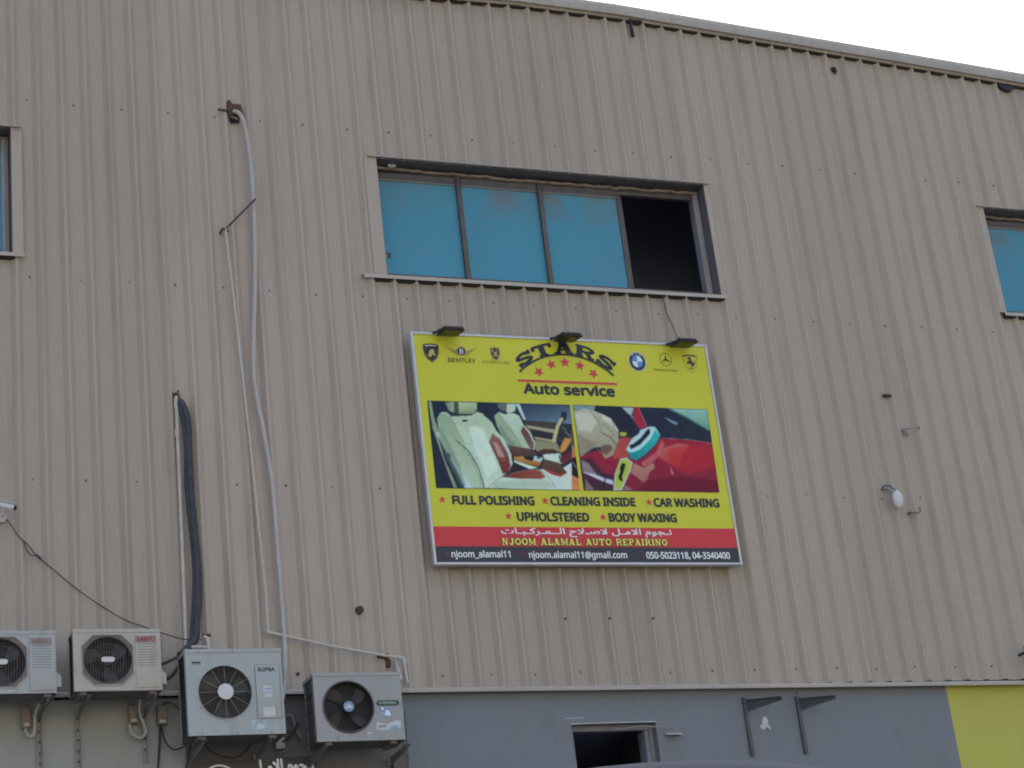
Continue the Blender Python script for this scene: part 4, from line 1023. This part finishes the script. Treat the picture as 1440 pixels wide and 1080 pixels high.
text('SUPRA', .540, .672, .474, .028, 'sign_ink', pn, y=-.0075, bold=.03)
for (a, b, c1, d1, mt) in ((.573, .315, .640, .365, 'sticker_white'), (.573, .275, .640, .305, 'sticker_white'), (.565, .130, .655, .200, 'sticker_white')):
    g1 = MB(mt); flat(g1, [(a, b), (c1, b + .002), (c1 - .001, d1), (a + .001, d1 - .002)], -.0078); g1.build('sticker', t3)
g1 = MB('ink_blue'); flat(g1, [(.583, .337), (.632, .337), (.632, .345), (.583, .345)], -.0083); g1.build('sticker_text', t3)
g1 = MB('sign_ink'); flat(g1, [(.050, .533), (.112, .533), (.112, .556), (.050, .556)], -.0020); g1.use('badge'); flat(g1, [(.055, .536), (.107, .536), (.107, .540), (.055, .540)], -.0028); g1.build('name_plate', t3)
g1 = MB('sticker_teal'); random.seed(11)
tor = [(.46, .055), (.475, .09), (.463, .105), (.49, .112), (.51, .098), (.52, .125), (.55, .10), (.575, .108), (.60, .078), (.63, .05), (.615, .035), (.58, .045), (.55, .025), (.52, .035), (.50, .02)]
flat(g1, tor[::-1], -.0022); g1.use('sticker_white'); flat(g1, [(.50, .045), (.53, .085), (.57, .07), (.565, .045), (.53, .035)][::-1], -.003); g1.build('torn_sticker', t3)
for x in (.1, .36, .62):
    g1 = MB('wire'); g1.cyl((x, -.001, .014), (x, -.006, .014), .005, 6); g1.cyl((x, -.006, .636), (x, -.009, .636), .005, 6); g1.build('screw', t3)
g1 = MB('ac_recess'); g1.box((.07, .02, -.024), (.13, .26, -.0005)); g1.build('foot', t3); g1 = MB('ac_recess'); g1.box((.6, .02, -.024), (.66, .26, -.0005)); g1.build('foot', t3)

t4 = ac('grey air conditioner with open black fan, green badge and blue sticker, lowest and rightmost unit', (1.973, -.48, 4.972), .692, .524, .27, 'ac_grey', .262, .262, .198, 'general')
gr = MB('wire')
for k in range(3): ring(gr, .262, .262, .202 - .003 * k, -.003 - .002 * k, .004, 44)
gr.build('fan_rim', t4, smooth=True)
gr = MB('fan_blade')
for k in range(20): ring(gr, .262, .262, .04 + .0078 * k, .006, .0007, 30)
gr.build('fan_grille', t4)
gr = MB('ink_navy'); gr.cyl((.262, -.004, .262), (.262, -.012, .262), .044, 24)
gr.use('sticker_blue'); flat(gr, ell(.262, .262, .040, .040, 20)[::-1], -.0128); gr.use('sticker_white'); flat(gr, [(.238, .252), (.255, .275), (.285, .270), (.290, .255), (.268, .245)][::-1], -.0136); gr.build('fan_emblem', t4)
gb = MB('green_badge'); gb.prism([(.503 + .02 * math.cos(R(90 + 30 * k)), -.006, .285 + .02 * math.sin(R(90 + 30 * k))) for k in range(7)] + [(.645 + .02 * math.cos(R(-90 + 30 * k)), -.006, .285 + .02 * math.sin(R(-90 + 30 * k))) for k in range(7)], (0, .005, 0)); gb = gb.build('badge', t4)
text("O GENERAL", .505, .643, .277, .016, 'sticker_white', gb, y=-.0072, bold=.02)
g1 = MB('sticker_blue'); flat(g1, [(.512, .175), (.602, .175), (.602, .255), (.512, .255)], -.0022); g1.use('ink_white'); flat(g1, [(.54, .19), (.59, .186), (.585, .22), (.56, .235), (.55, .21)], -.003); flat(g1, [(.52, .23), (.54, .235), (.535, .25), (.52, .25)], -.003); g1.build('sticker', t4)
g1 = MB('sticker_white'); flat(g1, [(.468, .085), (.50, .075), (.57, .075), (.66, .08), (.668, .145), (.62, .15), (.56, .12), (.475, .14)], -.0022); g1.use('sticker_teal'); flat(g1, [(.56, .078), (.655, .079), (.635, .11), (.60, .115)], -.003)
g1.use('plate_pink'); flat(g1, [(.482, .095), (.548, .097), (.548, .118), (.482, .116)], -.003); g1.build('sticker', t4)
g1 = MB('sticker_white'); flat(g1, [(.395, .052), (.432, .052), (.432, .064), (.395, .064)], -.0022); g1.build('sticker', t4)
for x in (.16, .5):
    g1 = MB('wire'); g1.cyl((x, -.001, .016), (x, -.006, .016), .005, 6); g1.build('screw', t4)
g1 = MB('ac_recess'); g1.box((.07, .02, -.022), (.12, .25, -.0005)); g1.build('foot', t4); g1 = MB('ac_recess'); g1.box((.58, .02, -.022), (.63, .25, -.0005)); g1.build('foot', t4)

# wall rails and arms that carry them
def rail(x, ztop, zbot, label, arm_z=None, reach=.47, m='rail_pale', arm_m='bracket_grey', h=.06, slots=True, dx=0.0, tip_dz=0.0):
    t = thing('wall_bracket', label, 'bracket', (x, WY, zbot), group='steel brackets under the air conditioners')
    H = ztop - zbot
    r1 = MB(m); r1.box((-.018, -.006, 0), (.018, -.0005, H)); r1.box((-.018, -.03, 0), (-.014, -.0065, H)); r1.box((.014, -.03, 0), (.018, -.0065, H)); r1.build('rail', t)
    if slots:
        k = MB('ac_dark'); z = H - .06
        while z > .05:
            k.cyl((0, -.0061, z), (0, -.009, z), .0085, 10); z -= .085
            if z > .05: k.box((-.005, -.0085, z - .01), (.005, -.0061, z + .01)); z -= .075
        k.build('slots', t)
    if arm_z is not None:
        a = arm_z - zbot
        arm = MB(arm_m); arm.prism([(0, -.03, a - h), (0, -.03, a), (dx, -reach, a + tip_dz), (dx, -reach, a - .03 + tip_dz), (dx * .6, -reach * .6, a - .03 - h * .3 + tip_dz * .6)], (.003, 0, 0))
        arm.prism([(0, -.03, a + .0003), (.036, -.03, a + .0003), (dx + .036, -reach, a + tip_dz + .0003), (dx, -reach, a + tip_dz + .0003)], (0, 0, .003))
        for k in range(3): y = -.10 - .06 * k; arm.use('ac_dark').prism([(-.0006 + dx * .2 * k, y, a - .012), (-.0006 + dx * .2 * k, y - .012, a - .012), (-.0006 + dx * .2 * k, y - .012, a - .04 + .004 * k), (-.0006 + dx * .2 * k, y, a - .04 + .004 * k)], (-.0006, 0, 0))
        arm.build('arm', t)
    return t
rail(.010, 5.365, 4.70, 'slotted rail and arm under the right end of the leftmost air conditioner', 5.367, h=.07)
rail(.292, 5.372, 4.70, 'slotted rail and arm under the left end of the ivory air conditioner', 5.374, h=.07)
rail(.785, 5.372, 4.965, 'short slotted rail and arm under the right end of the ivory air conditioner', 5.374, h=.07)
rail(1.115, 5.005, 4.82, 'grey slotted arm under the left end of the tall blue air conditioner', 5.010, reach=.5, slots=False)
rail(1.62, 5.005, 4.90, 'grey slotted arm under the right end of the tall blue air conditioner', 5.010, reach=.5, slots=False)
rail(2.035, 4.942, 4.80, 'grey slotted arm under the left end of the grey air conditioner', 4.946, slots=False)
rail(2.690, 4.942, 4.80, 'rusty rail and slotted arm under the right end of the grey air conditioner', 4.946)
m = MB('cable_black'); m.tube([(2.70, -.02, 4.96), (2.705, -.0, 4.88), (2.71, .01, 4.75)], .007, 6); m.build
tag(m.build('drain_hose', smooth=True), 'dark drain hose dropping beside the right rail of the grey air conditioner', 'hose')
m = MB('bracket_grey'); m.tube([(2.842, -.005, 5.30), (2.838, -.006, 5.1), (2.832, -.005, 4.7)], .007, 6)
tag(m.build('wall_pipe', smooth=True), 'thin grey pipe running down the blue wall edge right of the grey unit', 'pipe')

# unused brackets on the blue wall
for x, lb in ((5.865, 'empty dark bracket on the blue wall, left of the pair, beside the white patch'), (6.375, 'empty dark bracket on the blue wall, right of the pair')):
    t = thing('empty_bracket', lb, 'bracket', (x, WY, 4.87), group='empty brackets on the blue wall')
    r1 = MB('bracket_blue'); r1.box((-.016, -.028, 0), (.016, -.0005, .50)); r1.build('rail', t, bevel=.003)
    a = MB('bracket_blue'); a.prism([(.0165, -.03, .375), (.0165, -.03, .472), (.125, -.43, .392), (.125, -.43, .364)], (.004, .001, 0))
    a.prism([(.0, -.03, .4725), (.0205, -.03, .4725), (.129, -.43, .3925), (.105, -.43, .3925)], (0, 0, .004)); a.build('arm', t)
m = MB('plaster'); m.prism([(5.99, .0298, 5.10), (5.982, .0298, 5.125), (6.005, .0298, 5.135), (6.018, .0298, 5.19), (6.045, .0298, 5.205), (6.068, .0298, 5.175), (6.06, .0298, 5.14), (6.085, .0298, 5.10), (6.082, .0298, 5.085), (6.045, .0298, 5.115), (6.02, .0298, 5.085)], (0, -.004, 0))
m.build('plaster_patch', B, bevel=.001, label='white plaster patch on the blue wall')
m = MB('cable_black'); m.cyl((6.39, WY, 5.40), (6.39, WY - .008, 5.40), .008, 10); m.build('drilled_hole', B)

# switch boxes with their cables
def box_(x, z, w, h, label):
    t = thing('switch_box', label, 'switch box', (x, WY, z), group='weatherproof switch boxes on the cream wall')
    m = MB('box_tan'); m.box((-w / 2, -.055, 0), (w / 2, -.0005, h)); m.build('body', t, bevel=.006)
    m = MB('pvc'); m.box((-w * .28, -.062, .012), (w * .28, -.0555, .035)); m.build('rocker', t, bevel=.002)
    m = MB('box_tan'); m.box((-w / 2 + .006, -.060, h * .35), (w / 2 - .006, -.0552, h - .008)); m.build('cover', t, bevel=.002)
    return t
box_(-.088, 5.245, .066, .15, 'tan switch box on the cream wall under the leftmost air conditioner')
box_(.700, 5.258, .072, .145, 'tan switch box on the cream wall under the right end of the ivory air conditioner')
box_(.918, 5.246, .078, .145, 'tan switch box on the cream wall just left of the tall blue air conditioner')
m = MB('conduit'); m.tube([(-.090, .0, 5.245), (-.092, -.02, 5.21), (-.075, -.04, 5.178), (-.045, -.04, 5.183), (-.030, -.04, 5.24), (-.026, -.04, 5.33), (-.002, -.08, 5.40), (.03, -.15, 5.42)], .011, 7)
tag(m.build('conduit', smooth=True), 'grey flexible conduit looping up from the leftmost switch box', 'conduit')
m = MB('conduit'); m.tube([(.672, .0, 5.258), (.672, -.03, 5.20), (.705, -.04, 5.155), (.752, -.04, 5.145), (.782, -.04, 5.19), (.764, -.045, 5.26), (.741, -.05, 5.33), (.742, -.08, 5.42)], .011, 7)
tag(m.build('conduit', smooth=True), 'grey flexible conduit looping below the middle switch box under the ivory unit', 'conduit')
m = MB('cable_black'); m.tube([(.905, -.0, 5.248), (.898, -.005, 5.2), (.892, -.0, 5.10), (.872, .01, 4.9), (.865, .01, 4.7)], .009, 7)
tag(m.build('cable', smooth=True), 'black cable dropping straight from the switch box beside the tall blue unit', 'cable')
m = MB('cable_black'); m.tube([(.905, -.02, 5.246), (.912, -.05, 5.15), (.935, -.06, 5.085), (.986, -.06, 5.044), (1.05, -.06, 5.06), (1.12, -.06, 5.105), (1.2, -.08, 5.13)], .007, 7)
tag(m.build('cable', smooth=True), 'black cable sagging from the switch box to under the tall blue unit', 'cable')
m = MB('cable_black'); m.tube([(.925, .0, 5.395), (.95, -.03, 5.412), (1.0, -.05, 5.39), (1.06, -.06, 5.33)], .007, 7)
tag(m.build('cable', smooth=True), 'short black cable arching from the switch box top behind the tall blue unit', 'cable')
m = MB('cable_black'); m.tube([(1.12, -.08, 5.10), (1.10, -.04, 5.02), (1.085, -.02, 4.9), (1.085, -.01, 4.7)], .008, 7)
tag(m.build('cable', smooth=True), 'black cable dropping at the edge of the cream wall left of the dark lower sign', 'cable')
m = MB('cable_black'); m.tube([(1.20, -.1, 5.07), (1.25, -.1, 5.02), (1.32, -.1, 4.98), (1.405, -.1, 4.962), (1.47, -.1, 4.975), (1.53, -.1, 5.02), (1.60, -.1, 5.09), (1.75, -.1, 5.11), (1.87, -.1, 5.15)], .007, 7)
tag(m.build('cable', smooth=True), 'black cable sagging below the tall blue unit above the dark lower sign', 'cable')
t = thing('junction_box', 'pair of small grey junction boxes between the tall blue and the grey units', 'junction box', (1.80, .02, 5.10))
for z, x in ((.10, 0), (-.02, .01)):
    m = MB('conduit'); m.box((x - .035, -.06, z - .045), (x + .035, .009, z + .045)); m.build('box', t, bevel=.004)
m = MB('cable_black'); m.tube([(0.02, -.05, -.02), (.07, -.06, .01), (.12, -.08, .06), (.15, -.1, .12)], .012, 7); m.use('bracket_grey'); m.tube([(.02, -.04, .17), (.10, -.06, .19), (.13, -.07, .1), (.17, -.08, .0)], .014, 7)
m.build('hose_tails', t, smooth=True)

# ------------------------------------------------------------------ pipes and conduits on the cladding
t = thing('drain_pipe', 'straight white plastic pipe rising beside the black pipe bundle', 'pipe', (1.12, -.06, 5.70))
m = MB('pvc'); m.cyl((-.012, -.02, .0), (.015, 0, 2.215), .015, 10); m.build('pipe', t, smooth=True)
m = MB('pvc'); m.cyl((.0125, 0, 2.10), (.0145, 0, 2.20), .020, 10); m.build('coupling', t, smooth=True)
m = MB('pvc'); m.cyl((.008, 0, 1.86), (.009, 0, 1.93), .020, 10); m.build('coupling', t, smooth=True)
t = thing('pipe_bundle', 'thick bundle of black insulated pipes hanging from a hole above the tall blue unit', 'pipes', (1.14, -.05, 5.7))
base = [(1.145, .0, 7.91), (1.165, -.06, 7.86), (1.198, -.08, 7.72), (1.203, -.085, 7.45), (1.200, -.085, 7.1), (1.215, -.085, 6.75), (1.222, -.085, 6.45), (1.212, -.085, 6.2), (1.190, -.09, 6.03), (1.165, -.12, 5.88), (1.10, -.18, 5.79), (1.03, -.2, 5.73)]
random.seed(9)
for q, (ox, oy) in enumerate(((-.018, 0), (.018, -.004), (0, -.022))):
    pts = [(x - 1.14 + ox * (1 if 0 < i < 10 else .4) + random.uniform(-.004, .004), y + .05 + oy, z - 5.7) for i, (x, y, z) in enumerate(base)]
    m = MB('insul'); m.tube(pts, .021, 8, 6, ripple=.05); m.build('insulated_pipe', t, smooth=True)
m = MB('insul'); m.tube([(-.03, -.13, .09), (-.10, -.15, .03), (-.2, -.15, -.02), (-.27, -.15, -.045)], .012, 8); m.build('insulated_pipe', t, smooth=True)
m = MB('insul'); m.tube([(-.08, -.15, .03), (-.11, -.15, -.04), (-.18, -.15, -.13), (-.26, -.14, -.17)], .015, 8); m.build('insulated_pipe', t, smooth=True)
m = MB('cable_black'); m.cyl((1.137, .004, 7.93), (1.137, -.003, 7.93), .045, 14); m.use('rust'); m.tube([(1.11, -.01, 7.97), (1.125, -.04, 7.94), (1.15, -.04, 7.945), (1.165, -.01, 7.985)], .009, 6); m.use('cable_black'); m.tube([(1.12, -.01, 7.93), (1.14, -.045, 7.92), (1.165, -.03, 7.90)], .015, 7)
tag(m.build('wire_tie', smooth=True), 'twisted wire and tape at the hole where the black pipe bundle leaves the wall', 'wire')

m = MB('conduit')
hose = [(1.735, .03, 10.625), (1.77, -.04, 10.632), (1.815, -.075, 10.590), (1.852, -.075, 10.47), (1.873, -.07, 10.25), (1.885, -.07, 9.98), (1.884, -.06, 9.70), (1.872, -.055, 9.3), (1.852, -.055, 8.956), (1.815, -.055, 8.55), (1.790, -.055, 8.174), (1.806, -.055, 7.9), (1.836, -.055, 7.671), (1.868, -.055, 7.35), (1.884, -.055, 7.058), (1.886, -.055, 6.75), (1.890, -.055, 6.46), (1.892, -.055, 6.15), (1.890, -.06, 5.879), (1.878, -.07, 5.65), (1.862, -.07, 5.52), (1.83, -.1, 5.40)]
m.tube(hose, .0185, 9, 14, ripple=.07)
tag(m.build('flexible_conduit', smooth=True), 'long pale corrugated conduit snaking down from the rusty hole in the cladding', 'conduit')
t = thing('pipe_hole', 'torn rusty hole with a sleeve where the pale conduit leaves the cladding', 'hole', (1.775, 0, 10.66))
m = MB('rust')
m.prism([(-.055, .0, .085), (-.03, .0, .085), (-.012, .0, .05), (.05, .0, .055), (.066, .0, .035), (.075, .0, -.035), (.06, .0, -.06), (.0, .0, -.045), (-.045, .0, -.07), (-.06, .0, -.01)], (0, -.050, 0)); m.build('sleeve', t, bevel=.008)
m = MB('cable_black'); m.prism([(-.045, -.001, -.11), (-.02, -.001, -.125), (.05, -.001, -.11), (.06, -.001, -.05), (-.045, -.001, -.06)], (0, -.006, 0)); m.build('opening', t)
m = MB('foam'); m.tube([(-.03, -.03, -.075), (.0, -.045, -.09), (.03, -.04, -.10)], .011, 7); m.build('foam', t, smooth=True)
m = MB('wood_rod'); m.cyl((1.632, -.03, 10.648), (1.725, -.05, 10.635), .010, 8)
tag(m.build('rod', smooth=True), 'short dark stub sticking out left of the rusty conduit hole', 'rod')

t = thing('condensate_pipe', 'thin white pipe running down and then right to the grey air conditioner', 'pipe', (1.77, -.06, 5.9))
def rel(l): return [(x - 1.77, y + .06, z - 5.9) for x, y, z in l]
m = MB('pvc'); m.tube(rel([(1.628, -.06, 9.47), (1.70, -.055, 8.0), (1.765, -.055, 6.35)]), .0105, 8, 8); m.build('upper_pipe', t, smooth=True)
m = MB('pvc'); m.tube(rel([(1.767, -.055, 6.36), (1.768, -.055, 5.96)]), .0105, 8, smooth=False); m.cyl(*rel([(1.766, -.055, 6.30), (1.767, -.055, 6.36)]), .015, 8); m.build('lower_pipe', t, smooth=True)
m = MB('pvc'); m.tube(rel([(1.768, -.055, 5.975), (1.768, -.055, 5.945), (1.80, -.055, 5.938)]), .016, 8); m.build('elbow', t, smooth=True)
m = MB('pvc'); m.tube(rel([(1.79, -.06, 5.940), (2.3, -.09, 5.812), (2.80, -.12, 5.71)]), .0115, 8, 8); m.build('cross_pipe', t, smooth=True)
m = MB('pvc'); m.tube(rel([(2.78, -.12, 5.714), (2.825, -.12, 5.705), (2.835, -.12, 5.66)]), .018, 8); m.build('elbow', t, smooth=True)
m = MB('pvc'); m.cyl(*rel([(2.834, -.12, 5.68), (2.84, -.14, 5.50)]), .011, 8); m.tube(rel([(2.78, -.08, 5.70), (2.79, -.08, 5.62), (2.76, -.2, 5.5)]), .02, 7); m.build('lower_pipe', t, smooth=True)
m = MB('wood_rod'); m.cyl((1.63, -.04, 9.475), (1.895, -.10, 9.755), .0085, 8); m.use('rust').tube([(1.59, -.01, 9.445), (1.605, -.05, 9.47), (1.63, -.06, 9.455), (1.655, -.03, 9.46)], .010, 6)
tag(m.build('strut', smooth=True), 'thin dark strut slanting between the white pipe top and the pale conduit', 'rod')
t = thing('pipe_elbow', 'white pipe elbow standing above the top of the tall blue unit', 'pipe', (1.25, -.2, 5.79))
m = MB('pvc'); m.tube([(.0, 0, -.1), (.005, 0, .0), (.0, 0, .07), (-.03, 0, .085)], .015, 8, smooth=False); m.build('elbow', t, smooth=True)
m = MB('pvc'); m.tube([(-.14, 0, .005), (-.0, 0, .002)], .011, 8, smooth=False); m.build('branch', t, smooth=True)
m = MB('rust'); m.tube([(.03, .02, .1), (-.03, .02, .1)], .012, 6, smooth=False); m.build('clip', t)

# rusty stubs
m = MB('rust'); m.cyl((2.525, .0, 6.132), (2.525, -.06, 6.125), .034, 12); m.use('cable_black').cyl((2.525, -.0602, 6.125), (2.525, -.063, 6.125), .022, 10); m.use('rust').tube([(2.50, -.01, 6.135), (2.493, -.02, 6.17), (2.503, -.015, 6.215)], .006, 6)
tag(m.build('pipe_stub', smooth=True), 'rusty round pipe stub on the cladding left of the sign bottom corner', 'pipe')
m = MB('rust'); m.tube([(2.66, .0, 5.76), (2.70, -.05, 5.74), (2.73, -.05, 5.70), (2.72, -.04, 5.655)], .018, 7); m.cyl((2.69, .0, 5.755), (2.73, -.05, 5.75), .02, 8)
tag(m.build('pipe_stub', smooth=True), 'rusty stub behind the white cross pipe above the grey air conditioner', 'pipe')
m = MB('rust'); m.prism([(2.155, -.05, 5.49), (2.185, -.05, 5.49), (2.20, -.05, 5.60), (2.185, -.05, 5.615), (2.165, -.05, 5.60)], (0, -.03, 0))
tag(m.build('strap', bevel=.005), 'rusty strap standing behind the top left of the grey air conditioner', 'strap')
m = MB('cable_black'); m.cyl((1.995, .0, 5.625), (1.995, -.012, 5.625), .014, 10)
for bx_ in (4.299, 4.699, 5.099): m.cyl((bx_, -.02, 6.05), (bx_, -.043, 6.05), .011, 8)
m.build("bolts", B, kind="stuff")

# security camera and its cable
t = thing('security_camera', 'small white bullet security camera on the cladding near the left edge', 'camera', (-.245, -.01, 6.875))
m = MB('pvc'); m.cyl((0, .01, 0), (0, -.02, 0), .040, 16); m.build('base', t, bevel=.003)
m = MB('white_metal'); m.tube([(0, -.02, 0), (.005, -.06, .015), (.012, -.09, .05)], .011, 8); m.build('arm', t, smooth=True)
hd = Vector((.75, -.45, -.36)).normalized(); cp = Vector((-.02, -.10, .075))
m = MB('white_metal'); m.cyl(cp, cp + hd * .125, .025, 16); m.build('housing', t, bevel=.004)
m = MB('black_plastic'); m.cyl(cp + hd * .1255, cp + hd * .130, .021, 16); m.build('lens', t)
m = MB('white_metal'); q = MB('white_metal'); q.box((-.027, -.0, .0255), (.027, .135, .029))
Mx = Matrix.Translation(cp) @ hd.to_track_quat('Y', 'Z').to_matrix().to_4x4(); m.merge(q, Mx); m.build('sun_shield', t)
m = MB('cable_black'); m.tube([(-.225, -.02, 6.87), (-.19, -.04, 6.83), (-.125, -.045, 6.72), (-.06, -.045, 6.655), (-.02, -.045, 6.60), (.026, -.045, 6.545), (.13, -.045, 6.455), (.261, -.045, 6.335), (.40, -.045, 6.225), (.523, -.045, 6.14), (.66, -.045, 6.055), (.815, -.045, 5.995), (1.058, -.13, 5.88), (1.22, -.14, 5.87)], .0045, 6, 5)
m.tube([(-.085, -.045, 6.685), (-.078, -.05, 6.64), (-.05, -.05, 6.58), (-.02, -.05, 6.565), (.015, -.048, 6.57), (.05, -.045, 6.525)], .0045, 6, 5); m.cyl((.0, -.046, 6.575), (.04, -.046, 6.535), .009, 7)
tag(m.build('camera_cable', smooth=True), 'thin black cable drooping from the security camera to the air conditioners', 'cable')

# odds and ends on the right part of the cladding
m = MB('rust'); m.box((7.80, -.036, 8.200), (7.885, .0, 8.210)); m.use('cable_black').box((7.805, -.036, 8.190), (7.88, -.001, 8.1995))
tag(m.build('slot_vent', bevel=.003), 'small dark slot in the cladding at the top of the right hand bits', 'slot')
t = thing('wall_hook', 'small grey bent metal hook on the cladding above the hanging pale lamp', 'hook', (7.93, 0, 7.85))
m = MB('galv'); m.tube([(-.025, .0, .0), (-.01, -.04, .005), (.05, -.09, .0), (.11, -.12, -.005)], .009, 6); m.build('arm', t, smooth=True)
m = MB('bracket_grey'); m.prism([(-.03, -.02, .0), (.0, -.03, .008), (.045, -.045, -.05), (.03, -.045, -.075)], (0, -.008, 0)); m.cyl((.11, -.12, -.006), (.125, -.125, -.012), .014, 8); m.build('plate', t)
t = thing('wall_lamp', 'pale oval lamp head hanging from a broken arm on the cladding', 'lamp', (7.575, 0, 7.275))
m = MB('bracket_grey'); m.tube([(.02, .0, -.01), (.035, -.04, .012), (.07, -.08, .0), (.10, -.11, -.06)], .009, 7); m.tube([(.02, -.01, -.01), (.055, -.06, -.03)], .010, 6); m.build('arm', t, smooth=True)
lm = MB('white_metal'); rows = []
for i in range(7):
    a = math.pi / 2 * i / 6; rr = math.cos(a)
    rows.append(lm.addv([(.11 + .055 * max(rr, .03) * math.cos(2 * math.pi * j / 18) , -.10 - .035 * math.sin(a), -.135 + .090 * max(rr, .03) * math.sin(2 * math.pi * j / 18)) for j in range(18)]))
for a, b in zip(rows, rows[1:]):
    for j in range(18): j2 = (j + 1) % 18; lm.addf([a + j, a + j2, b + j2, b + j])
lm.addf([rows[-1] + j for j in range(18)]); lm.addf([rows[0] + 17 - j for j in range(18)])
lm.build('lamp_head', t, smooth=True)
m = MB('galv'); m.box((.05, -.11, -.06), (.13, -.085, -.045)); m.build('clamp', t, bevel=.003)
m = MB('bracket_grey'); m.tube([(7.845, .0, 7.045), (7.835, -.05, 7.03), (7.865, -.09, 7.015), (7.90, -.10, 7.03), (7.905, -.09, 7.07)], .008, 6); m.cyl((7.84, .0, 7.043), (7.84, -.03, 7.04), .014, 8)
tag(m.build('wall_hook', smooth=True), 'small curled wire hook on the cladding below the hanging pale lamp', 'hook')
m = MB('black_plastic'); m.box((8.665, -.24, 5.64), (8.84, -.14, 5.74)); m.tube([(8.69, -.14, 5.69), (8.69, .0, 5.69)], .014, 6, smooth=False)
tag(m.build('floodlight', bevel=.008), 'black floodlight just cut by the right edge of the photo above the yellow wall', 'floodlight')

# ------------------------------------------------------------------ dark sign at the foot of the picture
t = thing('lower_sign', 'dark sign with white lettering under the tall blue air conditioner', 'sign', (1.105, -.01, 4.25), rot=(0, -.034, 0))
m = MB('bottom_sign'); m.box((0, -.03, 0), (.56, .03, .688)); m.box((.562, -.03, 0), (1.0, .03, .688)); m.build('panel', t)
m = MB('sign_grey'); stroke(m, ell(.235, .525, .135, .135, 36), .014, -.0312, sub=1, closed=True); m.build('ring', t)
ar2 = '\ufee7' + T_ + '\ufea0\ufeee\ufee1 \ufe8d\ufefb\ufee3' + T_ + '\ufede'
text(ar2[::-1], .50, .975, .52, .155, 'sign_grey', t, y=-.0315, bold=.035, origin='fit')

# ------------------------------------------------------------------ parked van in front of the wall
V = thing('parked_van', 'blue grey high roofed van whose roof just shows at the foot of the picture', 'van', (.33, -9.75, 0))
def section(zoff=0):
    pts = [(-.93, .45), (-.97, .9), (-.95, 1.4), (-.90, 2.0), (-.84, 2.50)]
    n = 12
    for i in range(n + 1):
        x = -.74 + 1.48 * i / n; pts.append((x, 2.709 - x * x / 6.5))
    pts += [(.84, 2.50), (.90, 2.0), (.95, 1.4), (.97, .9), (.93, .45)]
    return pts
sec = section()
m = MB('van_paint'); rings = []
for y, sc, nose in ((0, .97, 0), (.05, 1, 0), (3.9, 1, 0), (4.3, .985, 0)):
    rings.append(m.addv([(x * sc, y, .45 + (z - .45) * (sc if z > 2.4 else 1)) for x, z in sec]))
for y, top, sc in ((4.9, 1.35, .96), (5.45, 1.15, .92), (5.6, .95, .86)):
    rings.append(m.addv([(x * sc, y, min(z, top) if z < 2.2 else top + (z - 2.5) * .15) for x, z in sec]))
k = len(sec)
for a, b in zip(rings, rings[1:]):
    for i in range(k): j = (i + 1) % k; m.addf([a + i, b + i, b + j, a + j])
m.addf([rings[0] + i for i in range(k)]); m.addf([rings[-1] + k - 1 - i for i in range(k)])
m.build('body', V, smooth=True)
m = MB('glass_dark'); m.prism([(-.68, -.004, 1.55), (-.06, -.004, 1.55), (-.06, -.004, 2.15), (-.64, -.004, 2.15)], (0, -.006, 0)); m.build('rear_window', V)
m = MB('glass_dark'); m.prism([(.06, -.004, 1.55), (.68, -.004, 1.55), (.64, -.004, 2.15), (.06, -.004, 2.15)], (0, -.006, 0)); m.build('rear_window', V)
m = MB('glass_dark'); m.prism([(-.78, 4.36, 2.30), (.78, 4.36, 2.30), (.82, 4.95, 1.42), (-.82, 4.95, 1.42)], (0, .02, .03)); m.build('windscreen', V)
for s in (-1, 1):
    m = MB('tail_red'); m.box((s * .90 - .05, -.02, 1.0), (s * .90 + .02, -.002, 1.45)); m.build('tail_light', V, bevel=.005)
    m = MB('chrome'); m.box((s * .7 - .12, 5.58, .75), (s * .7 + .12, 5.63, .95)); m.build('headlight', V, bevel=.02)
    for y in (.95, 4.65):
        m = MB('tyre'); m.cyl((s * .97, y, .36), (s * .74, y, .36), .36, 28); wl = m.build('wheel', V, bevel=.03)
        m = MB('chrome'); m.cyl((s * .975, y, .36), (s * .985, y, .36), .22, 20); m.build('rim', wl, bevel=.004)
m = MB('black_plastic'); m.box((-.95, -.12, .42), (.95, -.001, .66)); m.build('bumper', V, bevel=.03)
m = MB('black_plastic'); m.box((-.92, 5.55, .35), (.92, 5.72, .62)); m.build('bumper', V, bevel=.03)
m = MB('black_plastic'); m.box((-.004, -.008, .7), (.004, -.0005, 2.4)); m.build('door_seam', V)
print('objects', len(bpy.data.objects))
